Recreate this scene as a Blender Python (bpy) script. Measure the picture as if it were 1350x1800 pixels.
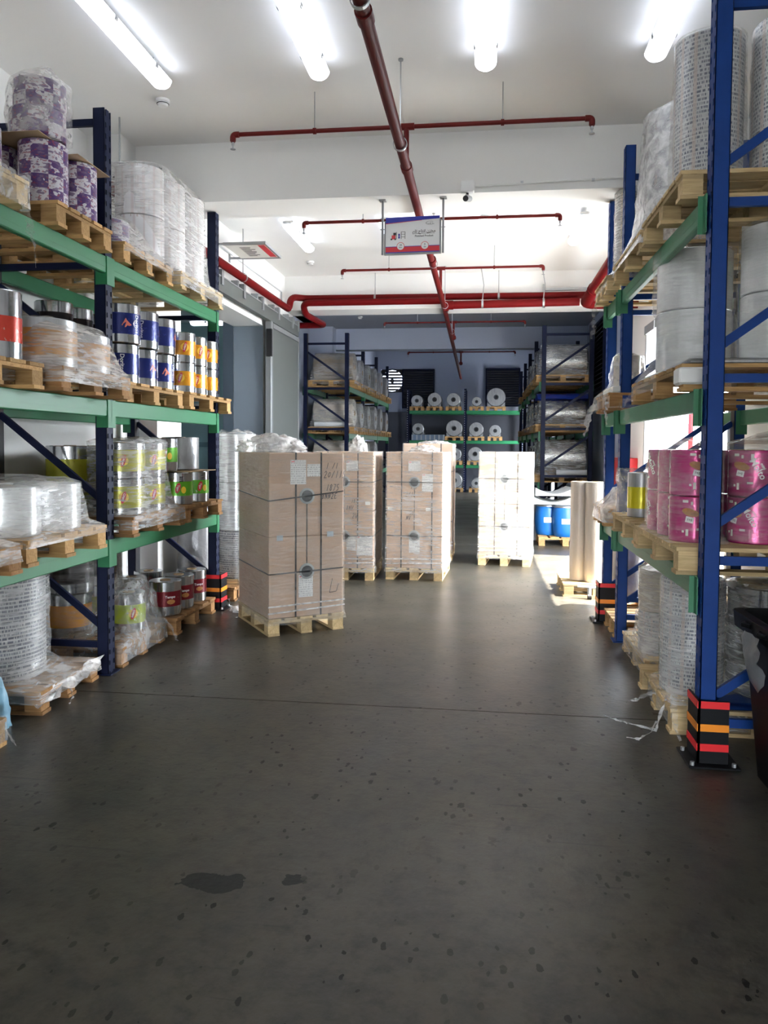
import bpy, math, random
from mathutils import Vector, Matrix, noise as mnoise
R = math.radians
random.seed(7)
S = bpy.context.scene
COL = S.collection
for o in list(bpy.data.objects): bpy.data.objects.remove(o, do_unlink=True)

# ---------------------------------------------------------------- camera
cam_d = bpy.data.cameras.new('camera'); cam = bpy.data.objects.new('camera', cam_d); COL.objects.link(cam)
FPX = 1350.0
cam_d.sensor_fit = 'VERTICAL'; cam_d.sensor_height = 24.0; cam_d.lens = 24.0 * FPX / 1800.0
cam_d.shift_y = -60.0 / 1800.0
cam_d.clip_start = 0.05; cam_d.clip_end = 200
yaw = math.atan2(175, 1350); pitch = math.atan2(57, math.hypot(175, 1350)); roll_a = 0.007
cam.matrix_world = (Matrix.Translation((0, 0, 1.6)) @ Matrix.Rotation(yaw, 4, 'Z') @ Matrix.Rotation(math.pi/2 - pitch, 4, 'X') @ Matrix.Rotation(roll_a, 4, 'Z'))
S.camera = cam

# ---------------------------------------------------------------- world, sun, exposure
W = bpy.data.worlds.new('sky'); S.world = W; W.use_nodes = True
bg = W.node_tree.nodes['Background']
bg.inputs[0].default_value = (0.86, 0.93, 1.0, 1); bg.inputs[1].default_value = 45.0
sun_d = bpy.data.lights.new('sun', 'SUN'); sun_d.energy = 68; sun_d.angle = R(0.6); sun_d.color = (1.0, 0.95, 0.87)
sun = bpy.data.objects.new('sun', sun_d); COL.objects.link(sun)
sun.rotation_euler = Vector((-0.50, 0.07, -0.86)).to_track_quat('-Z', 'Y').to_euler()
# daylight portal in the loading door of the right wall (guides sampling of the sky only)
por_d = bpy.data.lights.new('opening_portal', 'AREA'); por_d.shape = 'RECTANGLE'; por_d.size = 3.2; por_d.size_y = 3.82
por_d.cycles.is_portal = True
por = bpy.data.objects.new('opening_portal', por_d); COL.objects.link(por)
por.location = (2.45, 9.51, 1.6); por.rotation_euler = Vector((-1, 0, 0)).to_track_quat('-Z', 'Z').to_euler()
def portal(loc, nrm, sx, sy):
    d_ = bpy.data.lights.new('opening_portal', 'AREA'); d_.shape = 'RECTANGLE'; d_.size = sx; d_.size_y = sy; d_.cycles.is_portal = True
    o_ = bpy.data.objects.new('opening_portal', d_); COL.objects.link(o_); o_.location = loc; o_.rotation_euler = Vector(nrm).to_track_quat('-Z', 'Z').to_euler()
portal((-.3, -6.1, .6), (0, 1, 0), 4.2, 1.2)  # low opening behind the camera, added as frontal fill
portal((2.45, 25.7, 1.5), (-1, 0, 0), 3.0, 1.8)  # rear opening behind the far right rack, added for daylight
S.view_settings.view_transform = 'Standard'; S.view_settings.look = 'None'
S.view_settings.exposure = 0.02; S.view_settings.gamma = 1.0; S.view_settings.use_curve_mapping = False
S.cycles.use_denoising = True
S.cycles.max_bounces = 8; S.cycles.diffuse_bounces = 5; S.cycles.glossy_bounces = 3; S.cycles.transparent_max_bounces = 10
S.cycles.use_light_tree = False; S.cycles.use_adaptive_sampling = True; S.cycles.adaptive_threshold = 0.05
S.cycles.caustics_reflective = False; S.cycles.caustics_refractive = False
S.cycles.sample_clamp_indirect = 30.0
TUBE_STRENGTH = 5.6

# ---------------------------------------------------------------- helpers: materials
class G:
    def __init__(s, name):
        s.m = bpy.data.materials.new(name); s.m.use_nodes = True
        s.t = s.m.node_tree; s.b = s.t.nodes['Principled BSDF']; s.out = s.t.nodes['Material Output']
        s._co = None
    def n(s, typ, **kw):
        x = s.t.nodes.new('ShaderNode' + typ)
        for k, v in kw.items():
            if hasattr(x, k): setattr(x, k, v)
            else: s.set(x.inputs[k.replace('_', ' ')], v)
        return x
    def set(s, inp, v):
        if isinstance(v, bpy.types.NodeSocket): s.t.links.new(v, inp)
        elif isinstance(v, bpy.types.Node): s.t.links.new(v.outputs[0], inp)
        else:
            if hasattr(v, '__len__') and len(v) == 3 and inp.type == 'RGBA': v = (*v, 1)
            inp.default_value = v
    def p(s, **kw):
        for k, v in kw.items(): s.set(s.b.inputs[k.replace('_', ' ')], v)
    def co(s, scale=(1, 1, 1), rot=(0, 0, 0), loc=(0, 0, 0), kind='Object'):
        tc = s.n('TexCoord'); mp = s.n('Mapping')
        s.t.links.new(tc.outputs[kind], mp.inputs[0])
        mp.inputs['Scale'].default_value = scale; mp.inputs['Rotation'].default_value = rot; mp.inputs['Location'].default_value = loc
        return mp.outputs[0]
    def noise(s, vec, scale=5, detail=4, rough=.55, dist=0):
        x = s.n('TexNoise'); s.set(x.inputs['Vector'], vec)
        x.inputs['Scale'].default_value = scale; x.inputs['Detail'].default_value = detail
        x.inputs['Roughness'].default_value = rough; x.inputs['Distortion'].default_value = dist
        return x.outputs[0]
    def ramp(s, fac, stops, interp='LINEAR'):
        x = s.n('ValToRGB'); s.set(x.inputs[0], fac); r = x.color_ramp; r.interpolation = interp
        while len(r.elements) < len(stops): r.elements.new(.5)
        for e, (p, c) in zip(r.elements, stops):
            e.position = p; e.color = (*c, 1) if hasattr(c, '__len__') else (c, c, c, 1)
        return x.outputs[0]
    def mix(s, fac, a, b, mode='MIX'):
        x = s.n('Mix', data_type='RGBA', blend_type=mode)
        s.set(x.inputs[0], fac); s.set(x.inputs[6], a); s.set(x.inputs[7], b); return x.outputs[2]
    def math(s, op, a, b=0, c=0, clamp=False):
        x = s.n('Math', operation=op, use_clamp=clamp); s.set(x.inputs[0], a); s.set(x.inputs[1], b); s.set(x.inputs[2], c); return x.outputs[0]
    def sep(s, v):
        x = s.n('SeparateXYZ'); s.set(x.inputs[0], v); return x.outputs
    def bump(s, h, strength=.3, dist=.01):
        x = s.n('Bump'); x.inputs['Strength'].default_value = strength; x.inputs['Distance'].default_value = dist
        s.set(x.inputs['Height'], h); s.set(s.b.inputs['Normal'], x.outputs[0]); return x.outputs[0]
    def rnd(s):
        return s.n('ObjectInfo').outputs['Random']
MATS = {}
def mk(name, col, rough=.5, metal=0., spec=.5, var=.0, vscale=6, bump=0., bscale=40, rnd=0., emit=None):
    g = G(name)
    c = col
    if var or rnd:
        v = g.noise(g.co(), vscale, 5) if var else .5
        f = g.math('MULTIPLY_ADD', v, 2*var, 1-var) if var else 1.0
        if rnd: f = g.math('MULTIPLY', f, g.math('MULTIPLY_ADD', g.rnd(), 2*rnd, 1-rnd))
        cc = g.n('CombineXYZ'); [g.set(cc.inputs[i], f) for i in range(3)]
        c = g.mix(1.0, (*col, 1), cc.outputs[0], 'MULTIPLY')
    g.p(Base_Color=c, Roughness=rough, Metallic=metal, Specular_IOR_Level=spec)
    if bump: g.bump(g.noise(g.co(), bscale, 4), bump)
    if emit: g.p(Emission_Color=emit[0], Emission_Strength=emit[1])
    MATS[name] = g.m; return g.m

mk('white_paint', (.84, .835, .82), .75, spec=.2, var=.025, vscale=1.2, bump=.04, bscale=60)
mk('ceiling_paint', (.86, .855, .84), .85, spec=.15, var=.03, vscale=.8)
mk('cool_light_paint', (.44, .485, .60), .8, spec=.2, var=.04, vscale=1.0)  # blue-grey tint puts the far bay's cool light into the wall colour
mk('cool_light_ceiling', (.42, .45, .53), .85, spec=.15, var=.03)  # cool, dim light of the far bay put into the ceiling colour
mk('lower_dark_paint', (.075, .08, .10), .7, var=.05)
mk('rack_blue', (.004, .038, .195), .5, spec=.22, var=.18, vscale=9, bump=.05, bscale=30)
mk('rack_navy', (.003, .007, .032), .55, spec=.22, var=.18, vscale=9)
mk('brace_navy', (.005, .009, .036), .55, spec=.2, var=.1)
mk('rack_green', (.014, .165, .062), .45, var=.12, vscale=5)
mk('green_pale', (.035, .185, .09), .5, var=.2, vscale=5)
mk('slat_navy', (.03, .035, .055), .6)
mk('dark', (.012, .012, .014), .6)
mk('black_plastic', (.004, .0045, .006), .5, spec=.2, var=.3, vscale=8, bump=.1, bscale=20)
mk('red_plastic', (.75, .015, .02), .4)
mk('orange_plastic', (.85, .26, .01), .4)
mk('pipe_red', (.11, .008, .007), .5, spec=.18, var=.15, vscale=8)
mk('pipe_bright', (.13, .004, .005), .5, spec=.12, var=.1, vscale=8)
mk('steel', (.42, .43, .44), .4, metal=.8, var=.1)
mk('grey_metal', (.27, .28, .29), .45, metal=.3, var=.06)
mk('door_panel', (.115, .125, .12), .5, metal=.1, var=.04, vscale=1.5)
mk('lamp_body', (.62, .63, .65), .5)
mk('core_card', (.40, .28, .16), .85, var=.15, vscale=20)
mk('core_plug', (.055, .06, .065), .5, metal=.3, var=.4, vscale=25, bump=.3, bscale=30)
mk('plug_rim', (.32, .34, .34), .35)
mk('strap', (.012, .012, .013), .45)
mk('tape', (.45, .50, .55), .3)
mk('white_label', (.82, .82, .80), .6)
mk('paper_white', (.78, .77, .72), .7, var=.05)
mk('ink', (.05, .04, .045), .7)
mk('white_ink', (.85, .85, .85), .5)
mk('blue_drum', (.012, .13, .42), .38, var=.08)
mk('drum_lid', (.10, .12, .14), .4)
mk('foam_white', (.62, .63, .62), .7, var=.08)
mk('bag_grey', (.16, .165, .18), .35, bump=.5, bscale=14)
mk('bag_blue', (.22, .42, .55), .4, bump=.5, bscale=14)
mk('sign_white', (.90, .90, .90), .35)
mk('sign_blue', (.03, .04, .42), .4)
mk('sign_red', (.72, .035, .05), .4)
mk('camera_body', (.30, .31, .32), .4)
mk('red_cabinet', (.60, .02, .03), .35)
mk('yard', (.27, .27, .265), .9, var=.06, vscale=.7)
mk('teal_paint', (.55, .74, .76), .8, var=.03)
mk('reveal_paint', (.25, .30, .36), .7, var=.03)
mk('teal_dark', (.24, .36, .42), .8, var=.03)
mk('crate_plastic', (.16, .22, .30), .5, var=.1)
mk('croissant', (.42, .17, .045), .5, var=.5, vscale=60)
mk('ribbon_red', (.55, .02, .03), .35)
mk('ball_yellow', (.85, .55, .04), .4)
mk('flame', (.65, .16, .10), .4, var=.4, vscale=40)
mk('green_print', (.12, .42, .03), .35, var=.2, vscale=20)
mk('blue_cover', (.02, .06, .40), .3, bump=.6, bscale=15)
mk('kraft', (.42, .30, .18), .8, var=.1, vscale=9)

def carton_mat():
    g = G('carton_board')
    c = g.co()
    v = g.noise(c, 3.0, 5)
    fine = g.noise(g.co((2, 2, 90)), 3, 2)
    col = g.mix(v, (.46, .315, .225), (.58, .42, .315))
    col = g.mix(g.math('MULTIPLY', fine, .25), col, (.36, .24, .16))
    g.p(Base_Color=col, Roughness=.7, Specular_IOR_Level=.3)
    MATS['carton'] = g.m
carton_mat()
def wood_mat(name, a, b, c3):
    g = G(name)
    co = g.co((1.2, 14, 14))
    v = g.noise(co, 3.0, 6, .6, 1.2)
    k = g.noise(g.co((2, 5, 5)), 2.2, 2)
    col = g.ramp(v, [(.25, a), (.55, b), (.8, c3)])
    col = g.mix(g.math('MULTIPLY', g.math('GREATER_THAN', k, .72), .55), col, (a[0]*.45, a[1]*.4, a[2]*.35))
    r = g.math('MULTIPLY_ADD', g.rnd(), .5, .72)
    cc = g.n('CombineXYZ'); [g.set(cc.inputs[i], r) for i in range(3)]
    col = g.mix(1.0, col, cc.outputs[0], 'MULTIPLY')
    g.p(Base_Color=col, Roughness=.78, Specular_IOR_Level=.25); g.bump(v, .25, .004)
    MATS[name] = g.m
wood_mat('wood', (.30, .165, .065), (.47, .285, .12), (.57, .38, .18))
wood_mat('wood_pale', (.40, .28, .14), (.58, .43, .23), (.66, .52, .32))
wood_mat('wood_brown', (.20, .095, .036), (.33, .175, .07), (.42, .25, .12))

def film_mat(name, lo, hi, tint=(.93, .92, .90), horiz=True, scale=1.0, rough=.16, bstr=.55):
    g = G(name)
    c = g.co((4*scale, 4*scale, 34*scale) if horiz else (9*scale, 9*scale, 9*scale))
    v = g.noise(c, 1.6, 5, .6, .6)
    big = g.noise(g.co((4, 4, 4)), 1.3, 3)
    h = g.math('ADD', v, g.math('MULTIPLY', big, .6))
    g.p(Base_Color=tint, Roughness=rough, Specular_IOR_Level=.75)
    nrm = g.bump(h, bstr, .012)
    f = g.ramp(g.math('MULTIPLY_ADD', big, .35, g.math('MULTIPLY', v, .75)), [(.44, lo), (.66, hi)])
    lw = g.n('LayerWeight'); lw.inputs[0].default_value = .35; g.set(lw.inputs['Normal'], nrm)
    f2 = g.math('ADD', f, g.math('MULTIPLY', lw.outputs['Facing'], .16), clamp=True)
    tr = g.n('BsdfTransparent'); tr.inputs[0].default_value = (.97, .97, .96, 1)
    ms = g.n('MixShader'); g.set(ms.inputs[0], f2)
    g.t.links.new(tr.outputs[0], ms.inputs[1]); g.t.links.new(g.b.outputs[0], ms.inputs[2])
    g.t.links.new(ms.outputs[0], g.out.inputs[0])
    MATS[name] = g.m
film_mat('film', .03, .36, bstr=.32)
film_mat('film_thick', .06, .50, tint=(.84, .79, .74))
film_mat('film_clear', .01, .22)
film_mat('film_loose', .02, .32, horiz=False, bstr=.9)
film_mat('film_white', .25, .75, tint=(.80, .79, .78), horiz=False, bstr=.8)

def silver_mat(name, col, rough, metal, bstr, vert=True, dark=.35):
    g = G(name)
    v = g.noise(g.co((16, 16, 2.5) if vert else (5, 5, 5)), 1.5, 4, .55, .5)
    fine = g.noise(g.co((30, 30, 30)), 1.5, 3)
    c = g.mix(v, tuple(x*dark for x in col), col)
    g.p(Base_Color=c, Roughness=rough, Metallic=metal); g.bump(g.math('ADD', v, g.math('MULTIPLY', fine, .35)), bstr, .012)
    MATS[name] = g.m
silver_mat('silver', (.72, .73, .75), .16, .9, .12)
silver_mat('silver_dull', (.55, .56, .57), .35, .6, .2)
silver_mat('clear_roll', (.86, .88, .90), .2, .3, .10, dark=.75)
silver_mat('foil', (.66, .66, .64), .25, .75, .9, vert=False)
silver_mat('beige_wrap', (.56, .50, .42), .4, .1, .35, dark=.72)
silver_mat('tan_wrap', (.40, .33, .25), .38, .15, .5, vert=False, dark=.6)
silver_mat('grey_wrap', (.42, .42, .43), .3, .35, .7, vert=False, dark=.5)

def print_rows(name, base, inks, sx=60, sz=28, thr=.52, stripe=None):
    """paper-like film with rows of small printed marks: angle across, height up"""
    g = G(name)
    tc = g.n('TexCoord'); x, y, z = g.sep(tc.outputs['Object'])
    ang = g.math('ARCTAN2', y, x)
    cv = g.n('CombineXYZ'); g.set(cv.inputs[0], g.math('MULTIPLY', ang, sx/6.0)); g.set(cv.inputs[2], g.math('MULTIPLY', g.math('FLOOR', g.math('MULTIPLY', z, sz*.5)), 3.7))
    nz = g.noise(cv.outputs[0], 3.2, 3)
    row = g.math('PINGPONG', g.math('MULTIPLY', z, sz), 1.0)
    m = g.math('MULTIPLY', g.math('GREATER_THAN', nz, thr), g.math('GREATER_THAN', row, .42))
    c = g.mix(m, base, inks[0])
    if len(inks) > 1:
        cell = g.math('FRACT', g.math('MULTIPLY', ang, 2.2))
        m2 = g.math('LESS_THAN', cell, .24)
        c = g.mix(g.math('MULTIPLY', m2, .75), c, inks[1])
    g.p(Base_Color=c, Roughness=.3, Specular_IOR_Level=.6, Metallic=.15)
    w = g.noise(g.co((3, 3, 46)), 1.6, 4); g.bump(w, .35, .01)
    MATS[name] = g.m
print_rows('printed_grey', (.56, .57, .58), [(.13, .14, .19), (.58, .47, .42)], 46, 90, .50)
print_rows('printed_dark', (.44, .44, .44), [(.09, .095, .13)], 60, 84, .46)
print_rows('printed_white', (.70, .69, .70), [(.42, .30, .28), (.58, .50, .50)], 30, 12, .60)
def purple_print():
    g = G('purple_print')
    tc = g.n('TexCoord'); x, y, z = g.sep(tc.outputs['Object'])
    ang = g.math('MULTIPLY', g.math('ARCTAN2', y, x), 9/ (2*math.pi) * 1.0)
    cv = g.n('CombineXYZ'); g.set(cv.inputs[0], ang); g.set(cv.inputs[1], g.math('MULTIPLY', z, 12.0))
    ck = g.n('TexChecker'); g.set(ck.inputs[0], cv.outputs[0]); ck.inputs['Scale'].default_value = 1.0
    cv2 = g.n('CombineXYZ'); g.set(cv2.inputs[0], g.math('MULTIPLY', ang, 3)); g.set(cv2.inputs[2], g.math('MULTIPLY', z, 60))
    n1 = g.noise(cv2.outputs[0], 1.2, 2); n2 = g.noise(cv2.outputs[0], .8, 1)
    cn = g.noise(cv.outputs[0], 1.9, 1); ckm = g.math('MULTIPLY', ck.outputs['Fac'], g.math('GREATER_THAN', cn, .40))
    c = g.mix(ckm, (.62, .60, .63), (.085, .035, .16))
    c = g.mix(g.math('MULTIPLY', g.math('GREATER_THAN', n1, .585), .75), c, (.30, .05, .09))
    c = g.mix(g.math('MULTIPLY', g.math('GREATER_THAN', n2, .57), .85), c, (.16, .10, .20))
    g.p(Base_Color=c, Roughness=.28, Specular_IOR_Level=.6)
    MATS['purple_print'] = g.m
purple_print()
def band(name, col, ink, thr=.62, rough=.25, metal=.25):
    g = G(name)
    tc = g.n('TexCoord'); x, y, z = g.sep(tc.outputs['Object'])
    cv = g.n('CombineXYZ'); g.set(cv.inputs[0], g.math('MULTIPLY', g.math('ARCTAN2', y, x), 5)); g.set(cv.inputs[2], g.math('MULTIPLY', z, 40))
    n1 = g.noise(cv.outputs[0], .9, 3)
    c = g.mix(g.math('MULTIPLY', g.math('GREATER_THAN', n1, thr), .8), col, ink)
    g.p(Base_Color=c, Roughness=rough, Metallic=metal); g.bump(g.noise(g.co((20, 20, 20)), 1.5, 3), .2, .01)
    MATS[name] = g.m
band('band_blue', (.012, .022, .16), (.03, .04, .26))
band('band_gold', (.72, .30, .015), (.50, .14, .01), .66)
band('band_lime', (.40, .52, .02), (.50, .58, .06), .66)
band('band_olive', (.42, .40, .03), (.30, .16, .03), .66)
band('band_orange', (.46, .22, .05), (.30, .28, .32), .66, .4, 0)
band('band_maroon', (.20, .012, .02), (.45, .30, .2), .70)
band('band_green', (.13, .42, .03), (.60, .62, .55), .66)
band('band_dark', (.03, .022, .025), (.14, .03, .03), .66)
band('band_red', (.55, .05, .03), (.45, .3, .25), .66)
band('band_yellow', (.62, .55, .01), (.55, .45, .02), .7)
band('magenta', (.46, .022, .17), (.56, .05, .24), .60, .2, .25)
def doc_mat():
    g = G('document_print')
    tc = g.n('TexCoord'); x, y, z = g.sep(tc.outputs['Object'])
    row = g.math('FRACT', g.math('MULTIPLY', z, 55))
    cv = g.n('CombineXYZ'); g.set(cv.inputs[0], g.math('MULTIPLY', x, 90)); g.set(cv.inputs[2], g.math('FLOOR', g.math('MULTIPLY', z, 55)))
    nz = g.noise(cv.outputs[0], 1.0, 2)
    m = g.math('MULTIPLY', g.math('GREATER_THAN', row, .55), g.math('GREATER_THAN', nz, .5))
    g.p(Base_Color=g.mix(g.math('MULTIPLY', m, .6), (.74, .73, .72), (.12, .12, .13)), Roughness=.6)
    MATS['document'] = g.m
doc_mat()
def floor_mat():
    g = G('concrete_floor')
    c = g.co()
    big = g.noise(c, .55, 4, .6); mid = g.noise(c, 2.6, 6, .68); fine = g.noise(c, 38, 3, .6)
    col = g.mix(big, (.082, .078, .069), (.150, .140, .117))
    col = g.mix(g.ramp(g.noise(g.co(loc=(7, 3, 0)), .8, 3), [(.45, 0), (.7, .55)]), col, (.115, .103, .068))
    col = g.mix(g.ramp(mid, [(.44, 0), (.66, .85)]), col, (.050, .049, .046))
    col = g.mix(1.0, col, (.56, .52, .445), 'MULTIPLY'); col = g.mix(g.math('MULTIPLY', fine, .35), col, (.066, .065, .062))
    sm = g.noise(g.co(loc=(1, 4, 0), rot=(0, 0, .4)), 10.5, 5, .7); col = g.mix(g.ramp(sm, [(.47, 0), (.72, .7)]), col, (.016, .016, .015)); col = g.mix(g.ramp(sm, [(.28, .35), (.42, 0)]), col, (.085, .082, .072))
    pits = 0
    for sc, lo, seed in (((13, 8, 1), .06, 0), ((30, 17, 1), .10, 5), ((5, 3.3, 1), .026, 11)):
        v = g.n('TexVoronoi'); 
        wob = g.n('VectorMath', operation='MULTIPLY_ADD')
        nn = g.n('TexNoise'); g.set(nn.inputs['Vector'], g.co((1, 1, 1))); nn.inputs['Scale'].default_value = 40; nn.inputs['Detail'].default_value = 3
        g.t.links.new(nn.outputs['Color'], wob.inputs[0]); wob.inputs[1].default_value = (.5, .5, 0); g.t.links.new(g.co(sc, loc=(seed, seed*.7, 0), rot=(0, 0, .35)), wob.inputs[2])
        g.t.links.new(wob.outputs[0], v.inputs['Vector']); v.inputs['Scale'].default_value = 1.0
        sx = g.sep(v.outputs['Color'])
        rad = g.math('MULTIPLY', g.math('POWER', sx[0], 4.2), lo*3.6)
        hit = g.math('LESS_THAN', v.outputs['Distance'], rad)
        pits = g.math('MAXIMUM', pits, hit)
    pits = g.math('MULTIPLY', pits, g.ramp(g.noise(g.co(loc=(2, 9, 0)), .9, 3), [(.36, .15), (.58, .8)]))
    col = g.mix(pits, col, (.006, .006, .006))
    scr = g.noise(g.co((1.1, 30, 1), rot=(0, 0, .55)), 1.6, 3, .5)
    scm = g.math('MULTIPLY', g.ramp(scr, [(.62, 0), (.68, .65)]), g.ramp(g.noise(g.co(loc=(5, 1, 0)), 1.1, 2), [(.5, 0), (.62, 1)]))
    col = g.mix(scm, col, (.012, .012, .013))
    scr2 = g.noise(g.co((2, 60, 1), rot=(0, 0, -.8)), 1.3, 2, .5)
    col = g.mix(g.math('MULTIPLY', g.ramp(scr2, [(.70, 0), (.80, .30)]), big), col, (.10, .098, .09))
    # two old oil stains
    x, y, z = g.sep(c); wn = g.math('MULTIPLY', g.math('SUBTRACT', g.noise(c, 9, 4), .5), .20)
    for (sx_, sy_, rx, ry) in ((-.97, 2.64, .12, .07), (-.69, 2.70, .045, .035)):
        dx = g.math('DIVIDE', g.math('ADD', g.math('SUBTRACT', x, sx_), wn), rx); dy = g.math('DIVIDE', g.math('ADD', g.math('SUBTRACT', y, sy_), g.math('MULTIPLY', wn, .5)), ry)
        d = g.math('ADD', g.math('MULTIPLY', dx, dx), g.math('MULTIPLY', dy, dy))
        col = g.mix(g.math('MULTIPLY', g.math('LESS_THAN', d, 1.0), .85), col, (.006, .007, .009)); pits = g.math('MAXIMUM', pits, g.math('MULTIPLY', g.math('LESS_THAN', d, 1.0), .6))
    g.p(Base_Color=col); g.set(g.b.inputs['Specular IOR Level'], g.math('MULTIPLY', g.math('MULTIPLY_ADD', pits, -.7, 1.0), g.math('MULTIPLY_ADD', mid, .3, .20)))
    g.set(g.b.inputs['Roughness'], g.ramp(g.noise(g.co(loc=(3, 8, 0)), 1.1, 2), [(.3, .30), (.7, .42)]))
    g.bump(g.noise(c, 30, 2), .07, .02)
    MATS['floor'] = g.m
floor_mat()
g = G('tube_glow'); g.p(Base_Color=(.9, .9, .95), Emission_Color=(.84, .90, 1.0), Emission_Strength=TUBE_STRENGTH); MATS['tube'] = g.m

# ---------------------------------------------------------------- helpers: geometry
class MB:
    def __init__(s): s.v = []; s.f = []
    def add(s, vs, fs):
        k = len(s.v); s.v += [tuple(v) for v in vs]; s.f += [tuple(i+k for i in f) for f in fs]; return s
    def box(s, x0, x1, y0, y1, z0, z1):
        if x0 > x1: x0, x1 = x1, x0
        if y0 > y1: y0, y1 = y1, y0
        if z0 > z1: z0, z1 = z1, z0
        return s.add([(x0,y0,z0),(x1,y0,z0),(x1,y1,z0),(x0,y1,z0),(x0,y0,z1),(x1,y0,z1),(x1,y1,z1),(x0,y1,z1)],
                     [(0,3,2,1),(4,5,6,7),(0,1,5,4),(1,2,6,5),(2,3,7,6),(3,0,4,7)])
    def bbox(s, x0, x1, y0, y1, z0, z1, b=.006):
        """box with bevelled edges"""
        pts = []
        for z, e in ((z0, b), (z0+b, 0), (z1-b, 0), (z1, b)):
            for (x, y) in ((x0+b+e, y0+e), (x1-b-e, y0+e), (x1-e, y0+b+e), (x1-e, y1-b-e), (x1-b-e, y1-e), (x0+b+e, y1-e), (x0+e, y1-b-e), (x0+e, y0+b+e)):
                pts.append((x, y, z))
        fs = [tuple(range(7, -1, -1)), tuple(range(24, 32))]
        for r in range(3):
            for i in range(8):
                j = (i+1) % 8; fs.append((r*8+i, r*8+j, r*8+8+j, r*8+8+i))
        return s.add(pts, fs)
    def bar(s, p0, p1, w, h):
        """box beam between two points, w across, h the other way"""
        p0, p1 = Vector(p0), Vector(p1); d = (p1-p0).normalized()
        up = Vector((0, 0, 1)) if abs(d.z) < .95 else Vector((0, 1, 0))
        a = d.cross(up).normalized(); b = a.cross(d).normalized()
        vs = []
        for p in (p0, p1):
            for (i, j) in ((-1,-1),(1,-1),(1,1),(-1,1)): vs.append(p + a*(i*w/2) + b*(j*h/2))
        return s.add(vs, [(0,1,2,3),(7,6,5,4),(0,4,5,1),(1,5,6,2),(2,6,7,3),(3,7,4,0)])
    def lathe(s, prof, n=32, axis='Z', origin=(0, 0, 0), closed=True):
        vs = []; fs = []; m = len(prof)
        for i in range(n):
            a = 2*math.pi*i/n; c, q = math.cos(a), math.sin(a)
            for (r, z) in prof:
                p = (r*c, r*q, z) if axis == 'Z' else ((z, r*c, r*q) if axis == 'X' else (r*q, z, r*c))
                vs.append((p[0]+origin[0], p[1]+origin[1], p[2]+origin[2]))
        for i in range(n):
            j = (i+1) % n
            for k in range(m if closed else m-1):
                l = (k+1) % m; fs.append((i*m+k, j*m+k, j*m+l, i*m+l))
        return s.add(vs, fs)
    def tube(s, pts, r, n=10, cap=True, fillet=0):
        pts = [Vector(p) for p in pts]
        if fillet:
            out = [pts[0]]
            for i in range(1, len(pts)-1):
                a, b, c = pts[i-1], pts[i], pts[i+1]
                d0 = (a-b).normalized(); d1 = (c-b).normalized()
                fl = min(fillet, (a-b).length*.49, (c-b).length*.49)
                for t in [k/6 for k in range(7)]:
                    out.append((b+d0*fl)*(1-t)**2 + b*2*t*(1-t) + (b+d1*fl)*t**2)
            out.append(pts[-1]); pts = out
        t0 = (pts[1]-pts[0]).normalized()
        a = t0.cross(Vector((0, 0, 1)) if abs(t0.z) < .9 else Vector((1, 0, 0))).normalized()
        vs = []; fs = []
        for i, p in enumerate(pts):
            t = ((pts[min(i+1, len(pts)-1)] - pts[max(i-1, 0)])).normalized()
            a = (a - t*a.dot(t)).normalized(); b = t.cross(a)
            for k in range(n):
                w = 2*math.pi*k/n; vs.append(p + a*(r*math.cos(w)) + b*(r*math.sin(w)))
        for i in range(len(pts)-1):
            for k in range(n):
                j = (k+1) % n; fs.append((i*n+k, i*n+j, (i+1)*n+j, (i+1)*n+k))
        if cap: fs += [tuple(range(n-1, -1, -1)), tuple(range((len(pts)-1)*n, len(pts)*n))]
        return s.add(vs, fs)
    def mesh(s, name, mat, smooth=False, ang=40):
        me = bpy.data.meshes.new(name); me.from_pydata(s.v, [], s.f); me.validate(); 
        me.materials.append(MATS[mat])
        if smooth:
            me.polygons.foreach_set('use_smooth', [True]*len(me.polygons))
            if ang: me.set_sharp_from_angle(angle=R(ang))
        me.update(); return me
    def build(s, name, mat, parent=None, loc=(0, 0, 0), rz=0, smooth=False, ang=40):
        return place(name, s.mesh(name, mat, smooth, ang), parent, loc, rz)
def place(name, me, parent=None, loc=(0, 0, 0), rz=0):
    o = bpy.data.objects.new(name, me); COL.objects.link(o); o.parent = parent; o.location = loc
    if rz: o.rotation_euler = (0, 0, rz)
    return o
def tag(o, label, cat, group=None, kind=None):
    o['label'] = label; o['category'] = cat
    if group: o['group'] = group
    if kind: o['kind'] = kind
    return o
def struct(o, label=None):
    o['kind'] = 'structure'
    if label: o['label'] = label
    return o
def thing(name, label, cat, loc=(0, 0, 0), rz=0, group=None):
    o = bpy.data.objects.new(name, None); COL.objects.link(o); o.location = loc; o.rotation_euler = (0, 0, rz)
    o.empty_display_size = .05
    return tag(o, label, cat, group)
_tx = {}
def text2d(body, size, align='CENTER'):
    k = (body, size, align)
    if k not in _tx:
        cu = bpy.data.curves.new('t', 'FONT'); cu.body = body; cu.size = size; cu.align_x = align; cu.align_y = 'CENTER'; cu.resolution_u = 2; cu.offset = size*.018
        o = bpy.data.objects.new('t', cu); COL.objects.link(o)
        dg = bpy.context.evaluated_depsgraph_get(); dg.update()
        me = bpy.data.meshes.new_from_object(o.evaluated_get(dg))
        _tx[k] = ([(v.co.x, v.co.y) for v in me.vertices], [tuple(p.vertices) for p in me.polygons])
        bpy.data.objects.remove(o); bpy.data.curves.remove(cu); bpy.data.meshes.remove(me)
    return _tx[k]
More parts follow.
